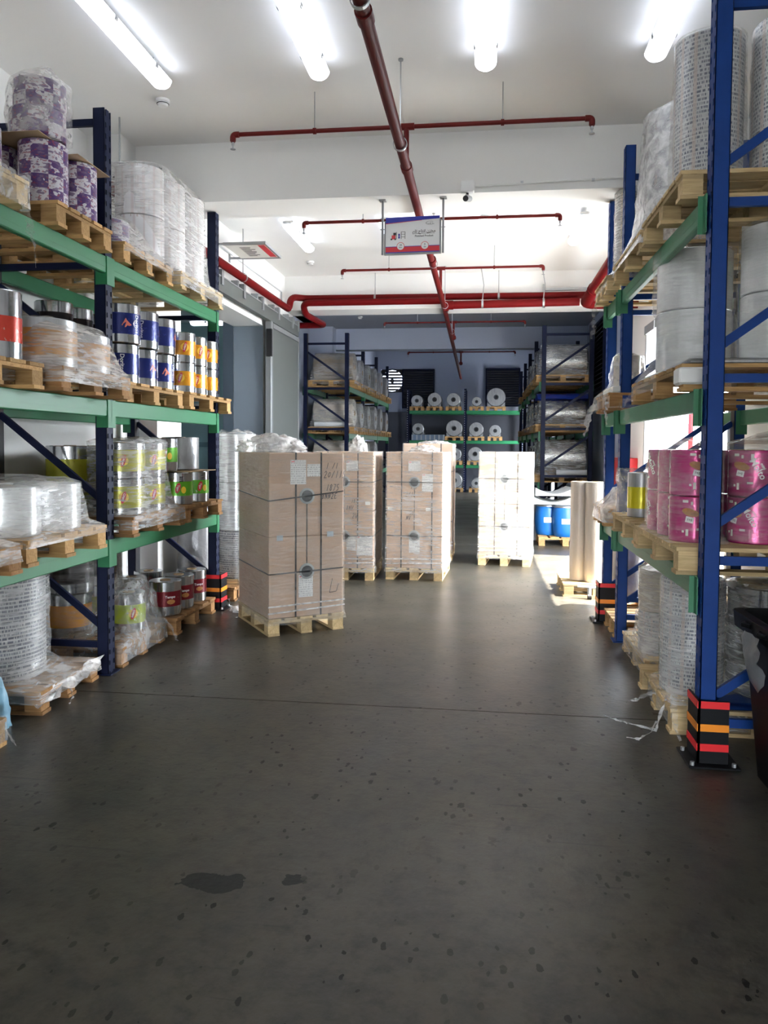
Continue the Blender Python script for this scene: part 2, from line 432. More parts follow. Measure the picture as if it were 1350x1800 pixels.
def ellipse2d(rx, ry, n=18):
    k = max(6, n//2); vs = []; fs = []
    for i in range(k+1):
        a = math.pi*i/k; vs += [(-rx*math.cos(a), -ry*math.sin(a)), (-rx*math.cos(a), ry*math.sin(a))]
    for i in range(k): fs.append((2*i, 2*i+2, 2*i+3, 2*i+1))
    return vs, fs
def rot2d(sh, a):
    c, s_ = math.cos(a), math.sin(a); return [(x*c-y*s_, x*s_+y*c) for x, y in sh[0]], sh[1]
def wrap_cyl(sh, r, ang, z, off=.002):
    """bend a flat shape on a vertical cylinder; u runs to the viewer's right seen from outside"""
    vs = []
    for (u, v) in sh[0]:
        a = ang + u/r; vs.append(((r+off)*math.cos(a), (r+off)*math.sin(a), z+v))
    return vs, sh[1]

# ================================================================ THE SETTING
H = 4.35
b = MB().box(-4.6, 2.7, -6, 29.2, -.25, -.012); floor = struct(b.build('floor', 'dark'))
for (y0, y1) in ((-6, 4.615), (4.625, 12.6), (12.61, 29.2)):
    MB().box(-4.6, 2.7, y0, y1, -.012, 0).build('floor_slab', 'floor', floor)
struct(MB().box(-4.6, 2.7, -6, 12.4, H, H+.2).build('ceiling', 'ceiling_paint'))
struct(MB().box(-4.6, 2.7, 12.4, 18.3, H, H+.2).build('ceiling', 'cool_light_ceiling'))
struct(MB().box(-4.6, 2.7, 18.3, 29.2, 5.35, 5.55).build('ceiling', 'cool_light_ceiling'))
struct(MB().box(-4.0, 2.3, 6.87, 7.38, 3.82, H).build('ceiling_beam', 'white_paint'))
struct(MB().box(-4.0, 2.3, 12.36, 12.9, 3.80, H).build('ceiling_beam', 'white_paint'))
struct(MB().box(-4.05, 2.3, 18.0, 18.35, 3.86, 5.4).build('ceiling_beam', 'cool_light_paint'))
struct(MB().box(-3.56, -3.23, 6.58, 6.87, 3.86, H).build('trim_1', 'white_paint'))
struct(MB().box(-4.06, -3.5, 17.6, 18.0, 3.70, H).build('trim_2', 'cool_light_paint'))
# left wall: near bay, door bay, far bay
struct(MB().box(-4.0, -3.55, -6, 7.38, 0, H).build('wall_left', 'white_paint'))
wl = MB(); wl.box(-3.72, -3.26, 7.38, 8.0, 0, H); wl.box(-3.72, -3.26, 11.13, 12.9, 0, H); wl.box(-3.72, -3.26, 8.0, 11.13, 3.36, H)
struct(wl.build('wall_left', 'white_paint'))
struct(MB().box(-4.5, -4.05, 12.9, 29.2, 0, 5.4).build('wall_left', 'cool_light_paint'))
wf = MB(); wf.box(-4.5, -2.4, -6.2, -6, 0, H); wf.box(1.8, 2.6, -6.2, -6, 0, H); wf.box(-2.4, 1.8, -6.2, -6, 1.2, H)  # wall out of view; its low opening is added to let in frontal fill
struct(wf.build('wall_front', 'white_paint'))
struct(MB().box(-20, 2.7, -40, -6.2, -.3, -.05).build('ground_yard', 'yard'))
# right wall with the loading door
DY0, DY1, DZ = 7.60, 11.42, 3.2
wr = MB(); wr.box(2.3, 2.6, -6, DY0, 0, H); wr.box(2.3, 2.6, DY1, 12.9, 0, H); wr.box(2.3, 2.6, DY0, DY1, DZ, H)
struct(wr.build('wall_right', 'white_paint'))
wr = MB(); wr.box(2.3, 2.6, 12.9, 24.8, 0, 5.4); wr.box(2.3, 2.6, 26.6, 29.2, 0, 5.4); wr.box(2.3, 2.6, 24.8, 26.6, 3.0, 5.4)  # includes an unseen opening added to bring bluish daylight into the far bay
struct(wr.build('wall_right', 'cool_light_paint'))
# back wall with a fan opening, dark dado
fx, fz, fr = -3.42, 4.02, .42
bw = MB()
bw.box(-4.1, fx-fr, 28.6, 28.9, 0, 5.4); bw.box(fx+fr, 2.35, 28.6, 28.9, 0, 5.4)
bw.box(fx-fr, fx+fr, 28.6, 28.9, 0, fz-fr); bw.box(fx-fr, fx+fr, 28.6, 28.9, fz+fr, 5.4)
wb = struct(bw.build('wall_back', 'cool_light_paint'))
MB().box(-4.05, 2.3, 28.56, 28.6, 0, 2.86).build('painted_dado', 'lower_dark_paint', wb)
d = struct(thing('door_1', 'grey steel frame of the open loading door', 'door', (2.3, 9.51, 0))); del d['category']
MB().box(-.03, .0, -1.97, -1.91, 0, DZ).build('door_jamb', 'grey_metal', d); MB().box(-.03, .0, 1.85, 1.91, 0, DZ).build('door_jamb', 'grey_metal', d)
MB().box(-.05, .0, -1.97, 1.91, DZ, DZ+.12).build('door_head', 'grey_metal', d)
# outside
struct(MB().box(2.7, 30, -6.2, 40, -.3, -.05).build('ground_yard', 'yard'))
struct(MB().box(9.0, 9.3, -5, 30, -.05, 3.0).build('wall_yard', 'white_paint'))
p = thing('bollard_post', 'slim red post outside the loading door', 'post', (3.55, 13.9, -.05))
MB().lathe([(0, 0), (.045, 0), (.045, 2.6), (.035, 2.63), (0, 2.63)], 16).build('post', 'pipe_bright', p, smooth=True)
MB().bbox(-.1, .1, -.1, .1, 0, .02).build('base_plate', 'steel', p)

# neighbouring room seen through the left doorway
ro = struct(MB().box(-9, -8.8, 5, 18, 0, H).build('wall_room', 'teal_paint'))
struct(MB().box(-9, -4.52, 16.8, 17.0, 0, H).build('wall_room', 'teal_paint'))
struct(MB().box(-9, -4.02, 4.8, 5.0, 0, H).build('wall_room', 'teal_paint'))
struct(MB().box(-9, -3.72, 5, 17, H, H+.2).build('ceiling', 'ceiling_paint'))
struct(MB().box(-9, -4.6, 5, 17, -.2, 0).build('floor_room', 'yard'))
fr_ = struct(MB().box(-8.8, -4.52, 16.74, 16.8, 1.55, 1.65).build('trim_3', 'teal_dark'))
struct(MB().box(-8.8, -4.52, 16.72, 16.8, 2.42, 2.52).build('trim_4', 'white_paint'))
struct(MB().box(-3.71, -3.262, 11.115, 11.129, 0, 3.355).build('trim_6', 'reveal_paint'))
struct(MB().box(-3.72, -3.70, 8.0, 8.02, 0, 3.3).build('trim_5', 'grey_metal'))

# ---- fluorescent fittings
def tube_light(x, y, z, label, rz=0):
    t = thing('ceiling_light', label, 'ceiling light', (x, y, z), rz, 'long fluorescent ceiling lights')
    MB().bbox(-.055, .055, -.62, .62, -.035, 0, .01).build('housing', 'lamp_body', t)
    for yy in (-.4, .4): MB().box(-.02, .02, yy-.03, yy+.03, 0, .05).build('spacer', 'lamp_body', t)
    prof = []
    m = MB(); n = 10; ys = [-.60, -.585, -.55, .55, .585, .60]; rs = [.35, .75, 1, 1, .75, .35]
    for yy, k in zip(ys, rs):
        for i in range(n+1):
            a = math.pi*i/n; m.v.append((.075*k*math.cos(a), yy, -.035-.06*k*math.sin(a)))
    for j in range(5):
        for i in range(n): m.f.append((j*(n+1)+i, j*(n+1)+i+1, (j+1)*(n+1)+i+1, (j+1)*(n+1)+i))
    m.f.append(tuple(range(n, -1, -1))); m.f.append(tuple(range(5*(n+1), 6*(n+1))))
    m.build('diffuser', 'tube', t, smooth=True)
    for yy in (-.3, .3):
        MB().bbox(-.078, -.06, yy-.02, yy+.02, -.06, -.03, .004).build('clip', 'steel', t)
        MB().bbox(.06, .078, yy-.02, yy+.02, -.06, -.03, .004).build('clip', 'steel', t)
LX = (-2.38, -1.2, -.02, 1.12); ordn = ('leftmost', 'second from left', 'third from left', 'rightmost')
for r_, (yy, nm) in enumerate(((4.95, 'nearest row in view'), (9.75, 'middle row beyond the beam'), (14.55, 'far row in the blue bay'), (.15, 'row above the camera'), (-4.65, 'row behind the camera'))):
    for x, o_ in zip(LX, ordn):
        tube_light(x, yy, H-.05, f'long white fluorescent ceiling light, {o_} of the {nm}')
for x, o_ in zip(LX[1:3], ('left', 'right')): tube_light(x, 21.5, 5.35, f'long white fluorescent ceiling light, {o_} of the unseen row added over the back racks')  # row hidden by the beam, added to light the dark far bay
tube_light(-4.6, 13.2, H-.55, 'long tube light glowing in the teal side room', R(90))
tube_light(-6.2, 13.2, H-.55, 'tube light deep in the teal side room', R(90))
tube_light(-5.2, 9.4, H, 'tube light over the near part of the teal side room'); tube_light(-6.8, 9.4, H, 'second tube light added to brighten the near part of the teal side room')  # extra tubes added to brighten the side room

# ---- smoke detectors
def smoke(x, y, label):
    t = thing('smoke_detector', label, 'smoke detector', (x, y, H))
    MB().lathe([(0, 0), (.055, 0), (.055, -.02), (.0, -.02)], 24).build('base', 'sign_white', t, smooth=True)
    MB().lathe([(0, -.018), (.042, -.02), (.048, -.03), (.035, -.05), (0, -.052)], 24).build('sensor_dome', 'sign_white', t, smooth=True)
    MB().lathe([(.046, -.03), (.0485, -.031), (.0465, -.036), (.044, -.035)], 24).build('vent_ring', 'dark', t)
smoke(-2.58, 5.98, 'round white smoke detector on the near ceiling above the left rack')
smoke(-2.61, 11.39, 'small white smoke detector on the ceiling past the first beam')
smoke(-2.65, 16.3, 'tiny smoke detector on the far blue ceiling')

# ================================================================ PIPES
MZ = 3.755; MX = -.62; BZ = 4.05
t = thing('sprinkler_main', 'long dark red sprinkler main running down the middle under the ceiling', 'pipe', (MX, 2.0, MZ))
def rel(o, pts): return [tuple(Vector(p) - Vector(o)) for p in pts]
o0 = (MX, 2.0, MZ)
for (a, c, mt) in (((MX, 1.0), (MX, 6.02), 'pipe_red'), ((MX, 6.02), (MX-.02, 12.2), 'pipe_red'), ((MX-.02, 12.2), (MX-.13, 24.6), 'pipe_red')):
    MB().tube(rel(o0, [(a[0], a[1], MZ), (c[0], c[1], MZ)]), .038, 16).build('pipe_length', mt, t, smooth=True)
for yy in (3.9, 6.02, 9.0, 12.2, 15.4, 20.2):
    MB().tube(rel(o0, [(MX, yy-.05, MZ), (MX, yy+.05, MZ)]), .046, 16).build('coupling', 'pipe_red', t, smooth=True)
def hanger(x, y, z0, z1, label, r=.045):
    h = thing('pipe_hanger', label, 'pipe hanger', (x, y, z1), 0, 'threaded rod pipe hangers')
    MB().tube([(0, 0, 0), (0, 0, z0+r-z1)], .005, 6).build('rod', 'steel', h)
    MB().lathe([(r+.001, -.012), (r+.006, -.012), (r+.006, .012), (r+.001, .012)], 20, 'Y', (0, 0, z0-z1)).build('clamp_ring', 'steel', h)
    MB().lathe([(0, 0), (.018, 0), (.018, -.012), (0, -.012)], 12).build('ceiling_plate', 'steel', h)
for yy, w_ in ((3.75, 'nearest hanger of the centre main'), (5.55, 'hanger of the main beside the first branch'), (9.2, 'hanger of the main past the sign'), (11.9, 'hanger of the main before the second beam'), (14.6, 'hanger of the main in the blue bay')):
    hanger(MX+.0 if yy != 5.55 else MX, yy, MZ, H, 'thin steel rod and ring, ' + w_)
def branch(y, label, x0=-2.0, x1=.77, mat='pipe_red', z=BZ):
    o = (MX, y, z); t = thing('sprinkler_branch', label, 'pipe', o, 0, 'sprinkler branch pipes')
    MB().tube(rel(o, [(x0, y, z-.06), (x0, y, z), (x1, y, z), (x1, y, z-.06)]), .0165, 10, fillet=.03).build('pipe_length', mat, t, smooth=True)
    MB().tube(rel(o, [(MX, y, z), (MX, y, MZ+.03)]), .021, 10).build('riser', mat, t, smooth=True)
    MB().tube(rel(o, [(MX-.06, y, z), (MX+.06, y, z)]), .026, 12).build('tee_fitting', mat, t, smooth=True)
    for x in (x0, x1):
        s_ = 1 if x == x0 else -1
        MB().tube(rel(o, [(x+s_*.05, y, z), (x, y, z), (x, y, z-.05)]), .023, 10, fillet=.025).build('elbow', mat, t, smooth=True)
        k = MB().lathe([(0, 0), (.012, 0), (.012, -.03), (.006, -.035), (.006, -.055), (0, -.055)], 10, origin=(x-o[0], 0, -.05)).build('sprinkler_head', 'steel', t, smooth=True)
        MB().lathe([(0, -.06), (.022, -.06), (.022, -.064), (0, -.064)], 10, origin=(x-o[0], 0, -.05)).build('deflector', 'steel', k)
    for x in (x0+.66, x1-.66):
        MB().tube([(x-o[0], 0, .02), (x-o[0], 0, H-z if y < 19 else .6)], .005, 6).build('hanger_rod', 'steel', t)
        MB().lathe([(.018, -.012), (.024, -.012), (.024, .012), (.018, .012)], 14, 'X', (x-o[0], 0, 0)).build('hanger_ring', 'pipe_red', t)
branch(5.98, 'red sprinkler branch pipe crossing the ceiling in front of the first beam')
branch(8.40, 'red sprinkler branch pipe crossing behind the hanging sign')
branch(10.72, 'red sprinkler branch pipe just before the second beam')
branch(15.35, 'dark red sprinkler branch pipe in the blue bay')
branch(20.2, 'farthest dark sprinkler branch pipe before the back wall')

o = (0, 12.2, 3.95)
t = thing('fire_main', 'thick red fire main along the left wall and across before the second beam', 'pipe', o)
MB().tube(rel(o, [(-3.08, 6.1, 3.715), (-3.08, 11.95, 3.74), (-3.08, 12.05, 3.96), (-2.9, 12.24, 3.965), (1.75, 12.24, 3.94)]), .052, 16, fillet=.16).build('pipe_length', 'pipe_bright', t, smooth=True)
for x in (-1.75, .2): MB().tube(rel(o, [(x, 12.24, 3.95), (x, 12.24, H)]), .007, 6).build('hanger_rod', 'steel', t)
for x in (-1.75, .2): MB().lathe([(.054, -.015), (.06, -.015), (.06, .015), (.054, .015)], 18, 'X', (x, .04, .0)).build('hanger_ring', 'steel', t)
for yy in (6.25, 9.6): 
    MB().tube(rel(o, [(-3.08, yy, 3.75), (-3.08, yy, H)]), .007, 6).build('hanger_rod', 'steel', t)
    MB().lathe([(.054, -.015), (.06, -.015), (.06, .015), (.054, .015)], 18, 'Y', rel(o, [(-3.08, yy, 3.735)])[0]).build('hanger_ring', 'steel', t)
t = thing('fire_branch', 'red pipe bending down past the sliding door into the blue bay', 'pipe', (-2.6, 12.15, 3.9))
o = (-2.6, 12.15, 3.9)
MB().tube(rel(o, [(-.7, 12.12, 3.87), (-2.9, 12.12, 3.87), (-2.9, 12.3, 3.72), (-2.78, 13.3, 3.70), (-3.6, 13.3, 3.70)]), .052, 16, fillet=.14).build('pipe_length', 'pipe_bright', t, smooth=True)
t = thing('fire_main', 'thickest bright red pipe elbow by the right rack under the second beam', 'pipe', (1.48, 11.9, 3.79))
o = (1.48, 11.9, 3.79)
MB().tube(rel(o, [(2.25, 11.95, 3.76), (1.48, 11.95, 3.76), (1.48, 7.4, 3.80)]), .085, 20, fillet=.2).build('pipe_length', 'pipe_bright', t, smooth=True)
MB().tube(rel(o, [(1.48, 10.9, 3.77), (1.48, 11.0, 3.77)]), .095, 20).build('coupling', 'pipe_bright', t, smooth=True)
t = thing('fire_branch', 'red pipe teeing off the centre main toward the right wall', 'pipe', (.5, 12.1, 3.8))
o = (.5, 12.1, 3.8)
MB().tube(rel(o, [(MX+.03, 12.12, 3.80), (1.42, 12.12, 3.82)]), .062, 16).build('pipe_length', 'pipe_bright', t, smooth=True)
MB().tube(rel(o, [(MX-.05, 12.12, 3.80), (MX+.12, 12.12, 3.80)]), .072, 16).build('tee_fitting', 'pipe_bright', t, smooth=True)
for (x, dx) in ((-.05, .0), (.88, .0)):
    MB().tube(rel(o, [(x, 12.12, 3.86), (x+.02, 12.12, 4.1), (x-.02, 12.12, H)]), .008, 6).build('hanger_rod', 'steel', t)
    MB().lathe([(.063, -.015), (.07, -.015), (.07, .015), (.063, .015)], 18, 'X', (x-.5, .02, .01)).build('hanger_ring', 'steel', t)
t = thing('cable_tray', 'thin galvanised strut channel above the red pipes at the right', 'channel', (1.0, 12.3, 4.05))
MB().box(-.1, 1.2, -.02, .02, -.02, .02).build('channel', 'steel', t)
MB().box(-.12, -.08, -.02, .02, -.28, .08).build('drop_bracket', 'steel', t)

# ================================================================ SIGNS, CAMERA, SLIDING DOOR
t = thing('hanging_sign', 'hanging white, blue and red storeroom sign with Arabic and English lettering', 'sign', (-.66, 6.98, 3.5), R(-3))
sw, sh_ = .245, .16
bd = MB().box(-sw, sw, -.008, .008, -sh_, sh_).build('sign_board', 'sign_white', t)
def flat(name, sh, mat, x, z, parent, y=-.0095, sc=1.0):
    m = MB(); m.add([(u*sc, 0, v*sc) for u, v in sh[0]], sh[1]); return m.build(name, mat, parent, (x, y, z))
flat('blue_header', ([(-sw, .16), (-sw, .108), (sw*.35, .128), (sw, .135), (sw, .16)], [(0, 1, 2, 3, 4)]), 'sign_blue', 0, 0, bd)
flat('red_line', ([(-sw, .108), (-sw, .102), (sw*.35, .125), (sw*.35, .128)], [(0, 1, 2, 3)]), 'sign_red', 0, 0, bd)
flat('red_stripe', ([(-sw, -.15), (sw, -.15), (sw, -.105), (-sw, -.105)], [(0, 1, 2, 3)]), 'sign_red', 0, 0, bd)
flat('blue_line', ([(-sw, -.105), (sw, -.105), (sw, -.10), (-sw, -.10)], [(0, 1, 2, 3)]), 'sign_blue', 0, 0, bd)
flat('blue_line', ([(-sw, -.16), (sw, -.16), (sw, -.15), (-sw, -.15)], [(0, 1, 2, 3)]), 'sign_blue', 0, 0, bd)
ar = '\ufee2\ufe8e\ufe97 \ufe9d\ufe8e\ufe98\ufee7\ufe8d \ufee5\ufeb0\ufea8\ufee3'
flat('arabic_lettering', text2d(ar, .036), 'ink', .105, .028, bd, -.0098)
flat('rule_line', ([(-.095, 0), (.095, 0), (.095, .003), (-.095, .003)], [(0, 1, 2, 3)]), 'ink', .105, .006, bd)
flat('english_lettering', text2d('Finished Product', .0245), 'ink', .105, -.014, bd, -.0098)
for x, a, c in ((-.108, '10', 'Km'), (.112, '3', 'cm')):
    flat('badge_rim', ellipse2d(.036, .036, 28), 'sign_red', x, -.10, bd, -.0102)
    flat('badge_face', ellipse2d(.032, .032, 28), 'sign_white', x, -.10, bd, -.0106)
    flat('badge_number', text2d(a, .024), 'ink', x, -.09, bd, -.011); flat('badge_unit', text2d(c, .018), 'ink', x, -.111, bd, -.011)
n = 30; ring = ([(.040*math.cos(2*math.pi*i/n)*k, .016*math.sin(2*math.pi*i/n)*k) for k in (1, .9) for i in range(n)], [(i, (i+1) % n, n+(i+1) % n, n+i) for i in range(4, 28)])
flat('emblem_ring', ring, 'ink', .16, .098, bd); flat('emblem_lettering', text2d('\ufe90\ufef4\ufee7 \ufea9', .020), 'ink', .16, .098, bd)
for k, (u0, v0, u1, v1, c_) in enumerate(((-.19, -.035, -.155, .0, 'sign_red'), (-.175, .0, -.15, .022, 'ink'), (-.148, -.035, -.144, .03, 'ink'), (-.13, -.03, -.115, -.01, 'sign_blue'), (-.13, -.008, -.115, .012, 'sign_blue'),
        (-.105, -.035, -.101, .03, 'ink'), (-.07, -.035, -.066, .03, 'ink'), (-.105, -.018, -.066, -.015, 'ink'), (-.105, .005, -.066, .008, 'ink'), (-.105, .027, -.066, .03, 'ink'), (-.2, -.042, -.185, -.028, 'ink'), (-.165, -.042, -.15, -.028, 'ink'))):
    flat('forklift_pictogram', ([(u0, v0), (u1, v0), (u1, v1), (u0, v1)], [(0, 1, 2, 3)]), c_, 0, 0, bd, -.0096-.00002*k)
for x0, x1, z0, z1 in ((-sw-.014, -sw, -sh_-.014, sh_-.03), (sw, sw+.014, -sh_-.014, sh_-.03), (-sw, sw, -sh_-.014, -sh_)):
    MB().box(x0, x1, -.016, .016, z0, z1).build('frame_channel', 'grey_metal', t)
for x in (-sw-.03, sw+.03):
    MB().box(x-.009, x+.009, -.012, .012, -.17, .32).build('drop_post', 'grey_metal', t)
    MB().box(x-.03, x+.03, -.03, .03, .31, .32).build('fixing_plate', 'steel', t)
    MB().box(x-.022, x+.022, -.004, .004, .055, .063).build('bolt', 'steel', t)
t = thing('wall_sign', 'grey framed notice board projecting from the left wall above the door rail', 'sign', (-2.9, 9.25, 3.98))
MB().box(-.2, .3, -.33, .33, -.008, .008).build('notice_board', 'paper_white', t)
for (x0, x1, y0, y1) in ((-.2, .32, -.36, -.33), (-.2, .32, .33, .36), (.3, .32, -.33, .33)): MB().box(x0, x1, y0, y1, -.015, .015).build('frame_channel', 'grey_metal', t)
for yy in (-.345, .345):
    MB().box(-.36, -.2, yy-.012, yy+.012, -.012, .012).build('bracket_arm', 'grey_metal', t); MB().box(-.36, -.352, yy-.03, yy+.03, -.05, .05).build('wall_plate', 'grey_metal', t)
m_ = MB()
for j in range(9): m_.box(-.05, .05+.1*random.random(), -.2+j*.05, -.18+j*.05, -.0095, -.0085)
m_.build('lettering_lines', 'ink', t)['kind'] = 'stuff'
MB().box(.2, .28, -.28, .28, -.0095, -.0085).build('red_stripe', 'sign_red', t)

t = thing('security_camera', 'small grey bullet security camera hanging under its junction box on the beam', 'camera', (-.17, 6.80, 3.86))
MB().bbox(-.06, .06, 0, .07, -.05, .05, .008).build('junction_box', 'sign_white', t)
MB().tube([(0, .04, -.05), (0, .03, -.085)], .012, 10).build('bracket', 'dark', t, smooth=True)
cb = MB().tube([(.018, .09, -.085), (-.012, -.05, -.125)], .026, 16).build('camera_body', 'camera_body', t, smooth=True)
MB().tube([(-.0122, -.051, -.1253), (-.0128, -.054, -.126)], .024, 16).build('lens', 'dark', cb)
MB().tube([(.026, .12, -.065), (-.006, -.035, -.098)], .014, 8).build('sun_hood', 'camera_body', t, smooth=True)
t = thing('cable_conduit', 'thin white conduit running along the first beam from the camera', 'conduit', (.6, 6.855, 3.89))
MB().tube([(-.70, 0, -.02), (.95, 0, .02)], .010, 8).build('conduit', 'white_label', t, smooth=True)
for x in (-.3, .3, .8): MB().tube([(x-.012, 0, .0), (x+.012, 0, .0)], .014, 8).build('clip', 'lamp_body', t)
t = thing('cable_conduit', 'thin grey conduit sloping along the left wall above the fire main', 'conduit', (-3.245, 9.8, 4.03))
MB().tube([(0, -2.3, .0), (0, 2.3, .02), (0, 2.32, -.2)], .011, 8).build('conduit', 'lamp_body', t, smooth=True)

t = thing('sliding_door', 'tall grey sliding fire door leaf hung on a rail at the left wall', 'door', (-3.16, 11.8, 0))
MB().bbox(-.035, .035, -.66, .95, .02, 3.40, .006).build('door_leaf', 'door_panel', t)
MB().bbox(-.045, .045, -.76, -.66, .02, 3.42, .005).build('leading_edge', 'grey_metal', t)
MB().box(-.05, .05, -.66, .95, 3.33, 3.40).build('top_channel', 'grey_metal', t)
MB().box(.036, .05, .90, .95, .02, 3.33).build('edge_trim', 'grey_metal', t)
MB().box(-.02, .06, -.80, -.74, 2.9, 3.3).build('stop_bracket', 'dark', t)
t = thing('door_rail', 'grey sliding door rail with stepped brackets above the doorway', 'rail', (-3.16, 10.1, 3.52))
MB().box(-.04, .04, -2.6, 2.65, -.10, .07).build('rail_channel', 'door_panel', t)
MB().box(-.05, .05, -2.6, 2.65, .07, .085).build('rail_cap', 'grey_metal', t)
for yy in (-1.2, -.35, .5, 1.35, 2.2, 2.6):
    MB().box(-.06, .06, yy-.035, yy+.035, -.02, .16).build('bracket', 'grey_metal', t); MB().box(-.09, .0, yy-.12, yy-.06, .04, .19).build('bracket', 'grey_metal', t)

# louvres and fan on the back wall; louvre on the right wall
def louvre(label, loc, w, h, rz):
    t = thing('wall_louvre', label, 'louvre', loc, rz)
    MB().box(-w/2, w/2, -.01, 0, -h/2, h/2).build('dark_backing', 'dark', t)  # flat dark sheet stands in for the shaded gaps behind the slats
    for (x0, x1, z0, z1) in ((-w/2-.05, -w/2, -h/2-.05, h/2+.05), (w/2, w/2+.05, -h/2-.05, h/2+.05), (-w/2, w/2, h/2, h/2+.05), (-w/2, w/2, -h/2-.05, -h/2)):
        MB().box(x0, x1, -.08, 0, z0, z1).build('frame', 'brace_navy', t)
    k = int(h/.085); sm = None
    for i in range(k):
        if sm is None: sm = MB().add([(-w/2, -.075, -.02), (w/2, -.075, -.02), (w/2, -.02, .03), (-w/2, -.02, .03), (-w/2, -.075, -.012), (w/2, -.075, -.012), (w/2, -.02, .038), (-w/2, -.02, .038)], [(0, 3, 2, 1), (4, 5, 6, 7), (0, 1, 5, 4), (1, 2, 6, 5), (2, 3, 7, 6), (3, 0, 4, 7)]).mesh('slat', 'slat_navy')
        s_ = place('slat', sm, t, (0, 0, -h/2+.05+i*h/k)); 
louvre('dark slatted louvre on the back wall, left one', (-2.44, 28.56, 3.72), 1.1, 1.35, 0)
louvre('dark slatted louvre on the back wall, right one', (.66, 28.56, 3.76), 1.15, 1.3, 0)
louvre('narrow dark louvre on the right wall behind the far rack', (2.295, 15.9, 3.3), 1.6, 1.5, R(-90))
t = thing('exhaust_fan', 'round wall fan with bright slats at the back left', 'fan', (fx, 28.6, fz))
MB().lathe([(.40, -.06), (.44, -.06), (.44, .05), (.40, .05)], 28, 'Y').build('fan_ring', 'dark', t, smooth=True)
MB().lathe([(0, -.05), (.08, -.05), (.08, .05), (0, .05)], 16, 'Y').build('hub', 'dark', t)
m = MB(); m.box(-.43, -.02, .1, .12, -.42, .42)
for i in range(7):
    z = -.33+i*.11; w = math.sqrt(max(.02, .4**2-z*z)); MB().box(-w, w, -.02, .02, z-.034, z+.034).build('slat', 'dark', t)
MB().box(-.7, .7, .75, .8, -.7, .7).build('sky_block_panel', 'lamp_body', t)  # panel added outside to keep direct sky out of the fan
pl = MB()
for k in range(44):
    a0, a1 = 2*math.pi*k/44, 2*math.pi*(k+1)/44
    def sq(a):
        c, s_ = math.cos(a), math.sin(a); q = .425/max(abs(c), abs(s_)); return c*q, s_*q
    x0, z0 = sq(a0); x1, z1 = sq(a1)
    pl.add([(.43*math.cos(a0), 0, .43*math.sin(a0)), (.43*math.cos(a1), 0, .43*math.sin(a1)), (x1*1.02, 0, z1*1.02), (x0*1.02, 0, z0*1.02)], [(0, 1, 2, 3)])
pl.build('mounting_plate', 'dark', t)
t = thing('hose_cabinet', 'red fire hose cabinet on the right wall past the loading door', 'cabinet', (2.297, 12.35, .8))
MB().bbox(-.22, 0, -.4, .4, 0, .64).build('cabinet_body', 'red_cabinet', t); MB().bbox(-.235, -.22, -.37, .37, .03, .61, .004).build('cabinet_door', 'red_cabinet', t); MB().bbox(-.25, -.235, -.3, -.27, .25, .38, .003).build('handle', 'steel', t)

# ================================================================ PALLET RACKS
PW, PD = .08, .095          # upright width across the rack, depth along it
_pm = {}
def upright_parts(h, side, mat):
    """C-section upright, slotted face towards side*X; returns (channel mesh, slotted face mesh)"""
    k = (h, side, mat)
    if k not in _pm:
        c = MB(); s_ = side
        c.box(-PW/2, PW/2, -PD/2, -PD/2+.004, 0, h); c.box(-PW/2, PW/2, PD/2-.004, PD/2, 0, h)
        f = MB(); xf0, xf1 = s_*(PW/2-.004), s_*PW/2
        f.box(xf0, xf1, -PD/2, -PD/2+.010, 0, h); f.box(xf0, xf1, -PD/2+.028, PD/2-.028, 0, h); f.box(xf0, xf1, PD/2-.010, PD/2, 0, h)
        z = .02
        while z < h-.03:
            f.box(xf0, xf1, -PD/2+.010, -PD/2+.028, z, z+.042); f.box(xf0, xf1, PD/2-.028, PD/2-.010, z, z+.042); z += .075
        i = MB().box(-s_*PW/2, -s_*(PW/2-.004), -PD/2, PD/2, 0, h); i.box(s_*(PW/2-.012), s_*(PW/2-.009), -PD/2+.005, PD/2-.005, 0, h)  # dark plates stand in for the shaded hollow behind the slots
        _pm[k] = (c.mesh('upright', mat), f.mesh('slotted_face', mat), i.mesh('dark_hollow', 'dark'))
    return _pm[k]
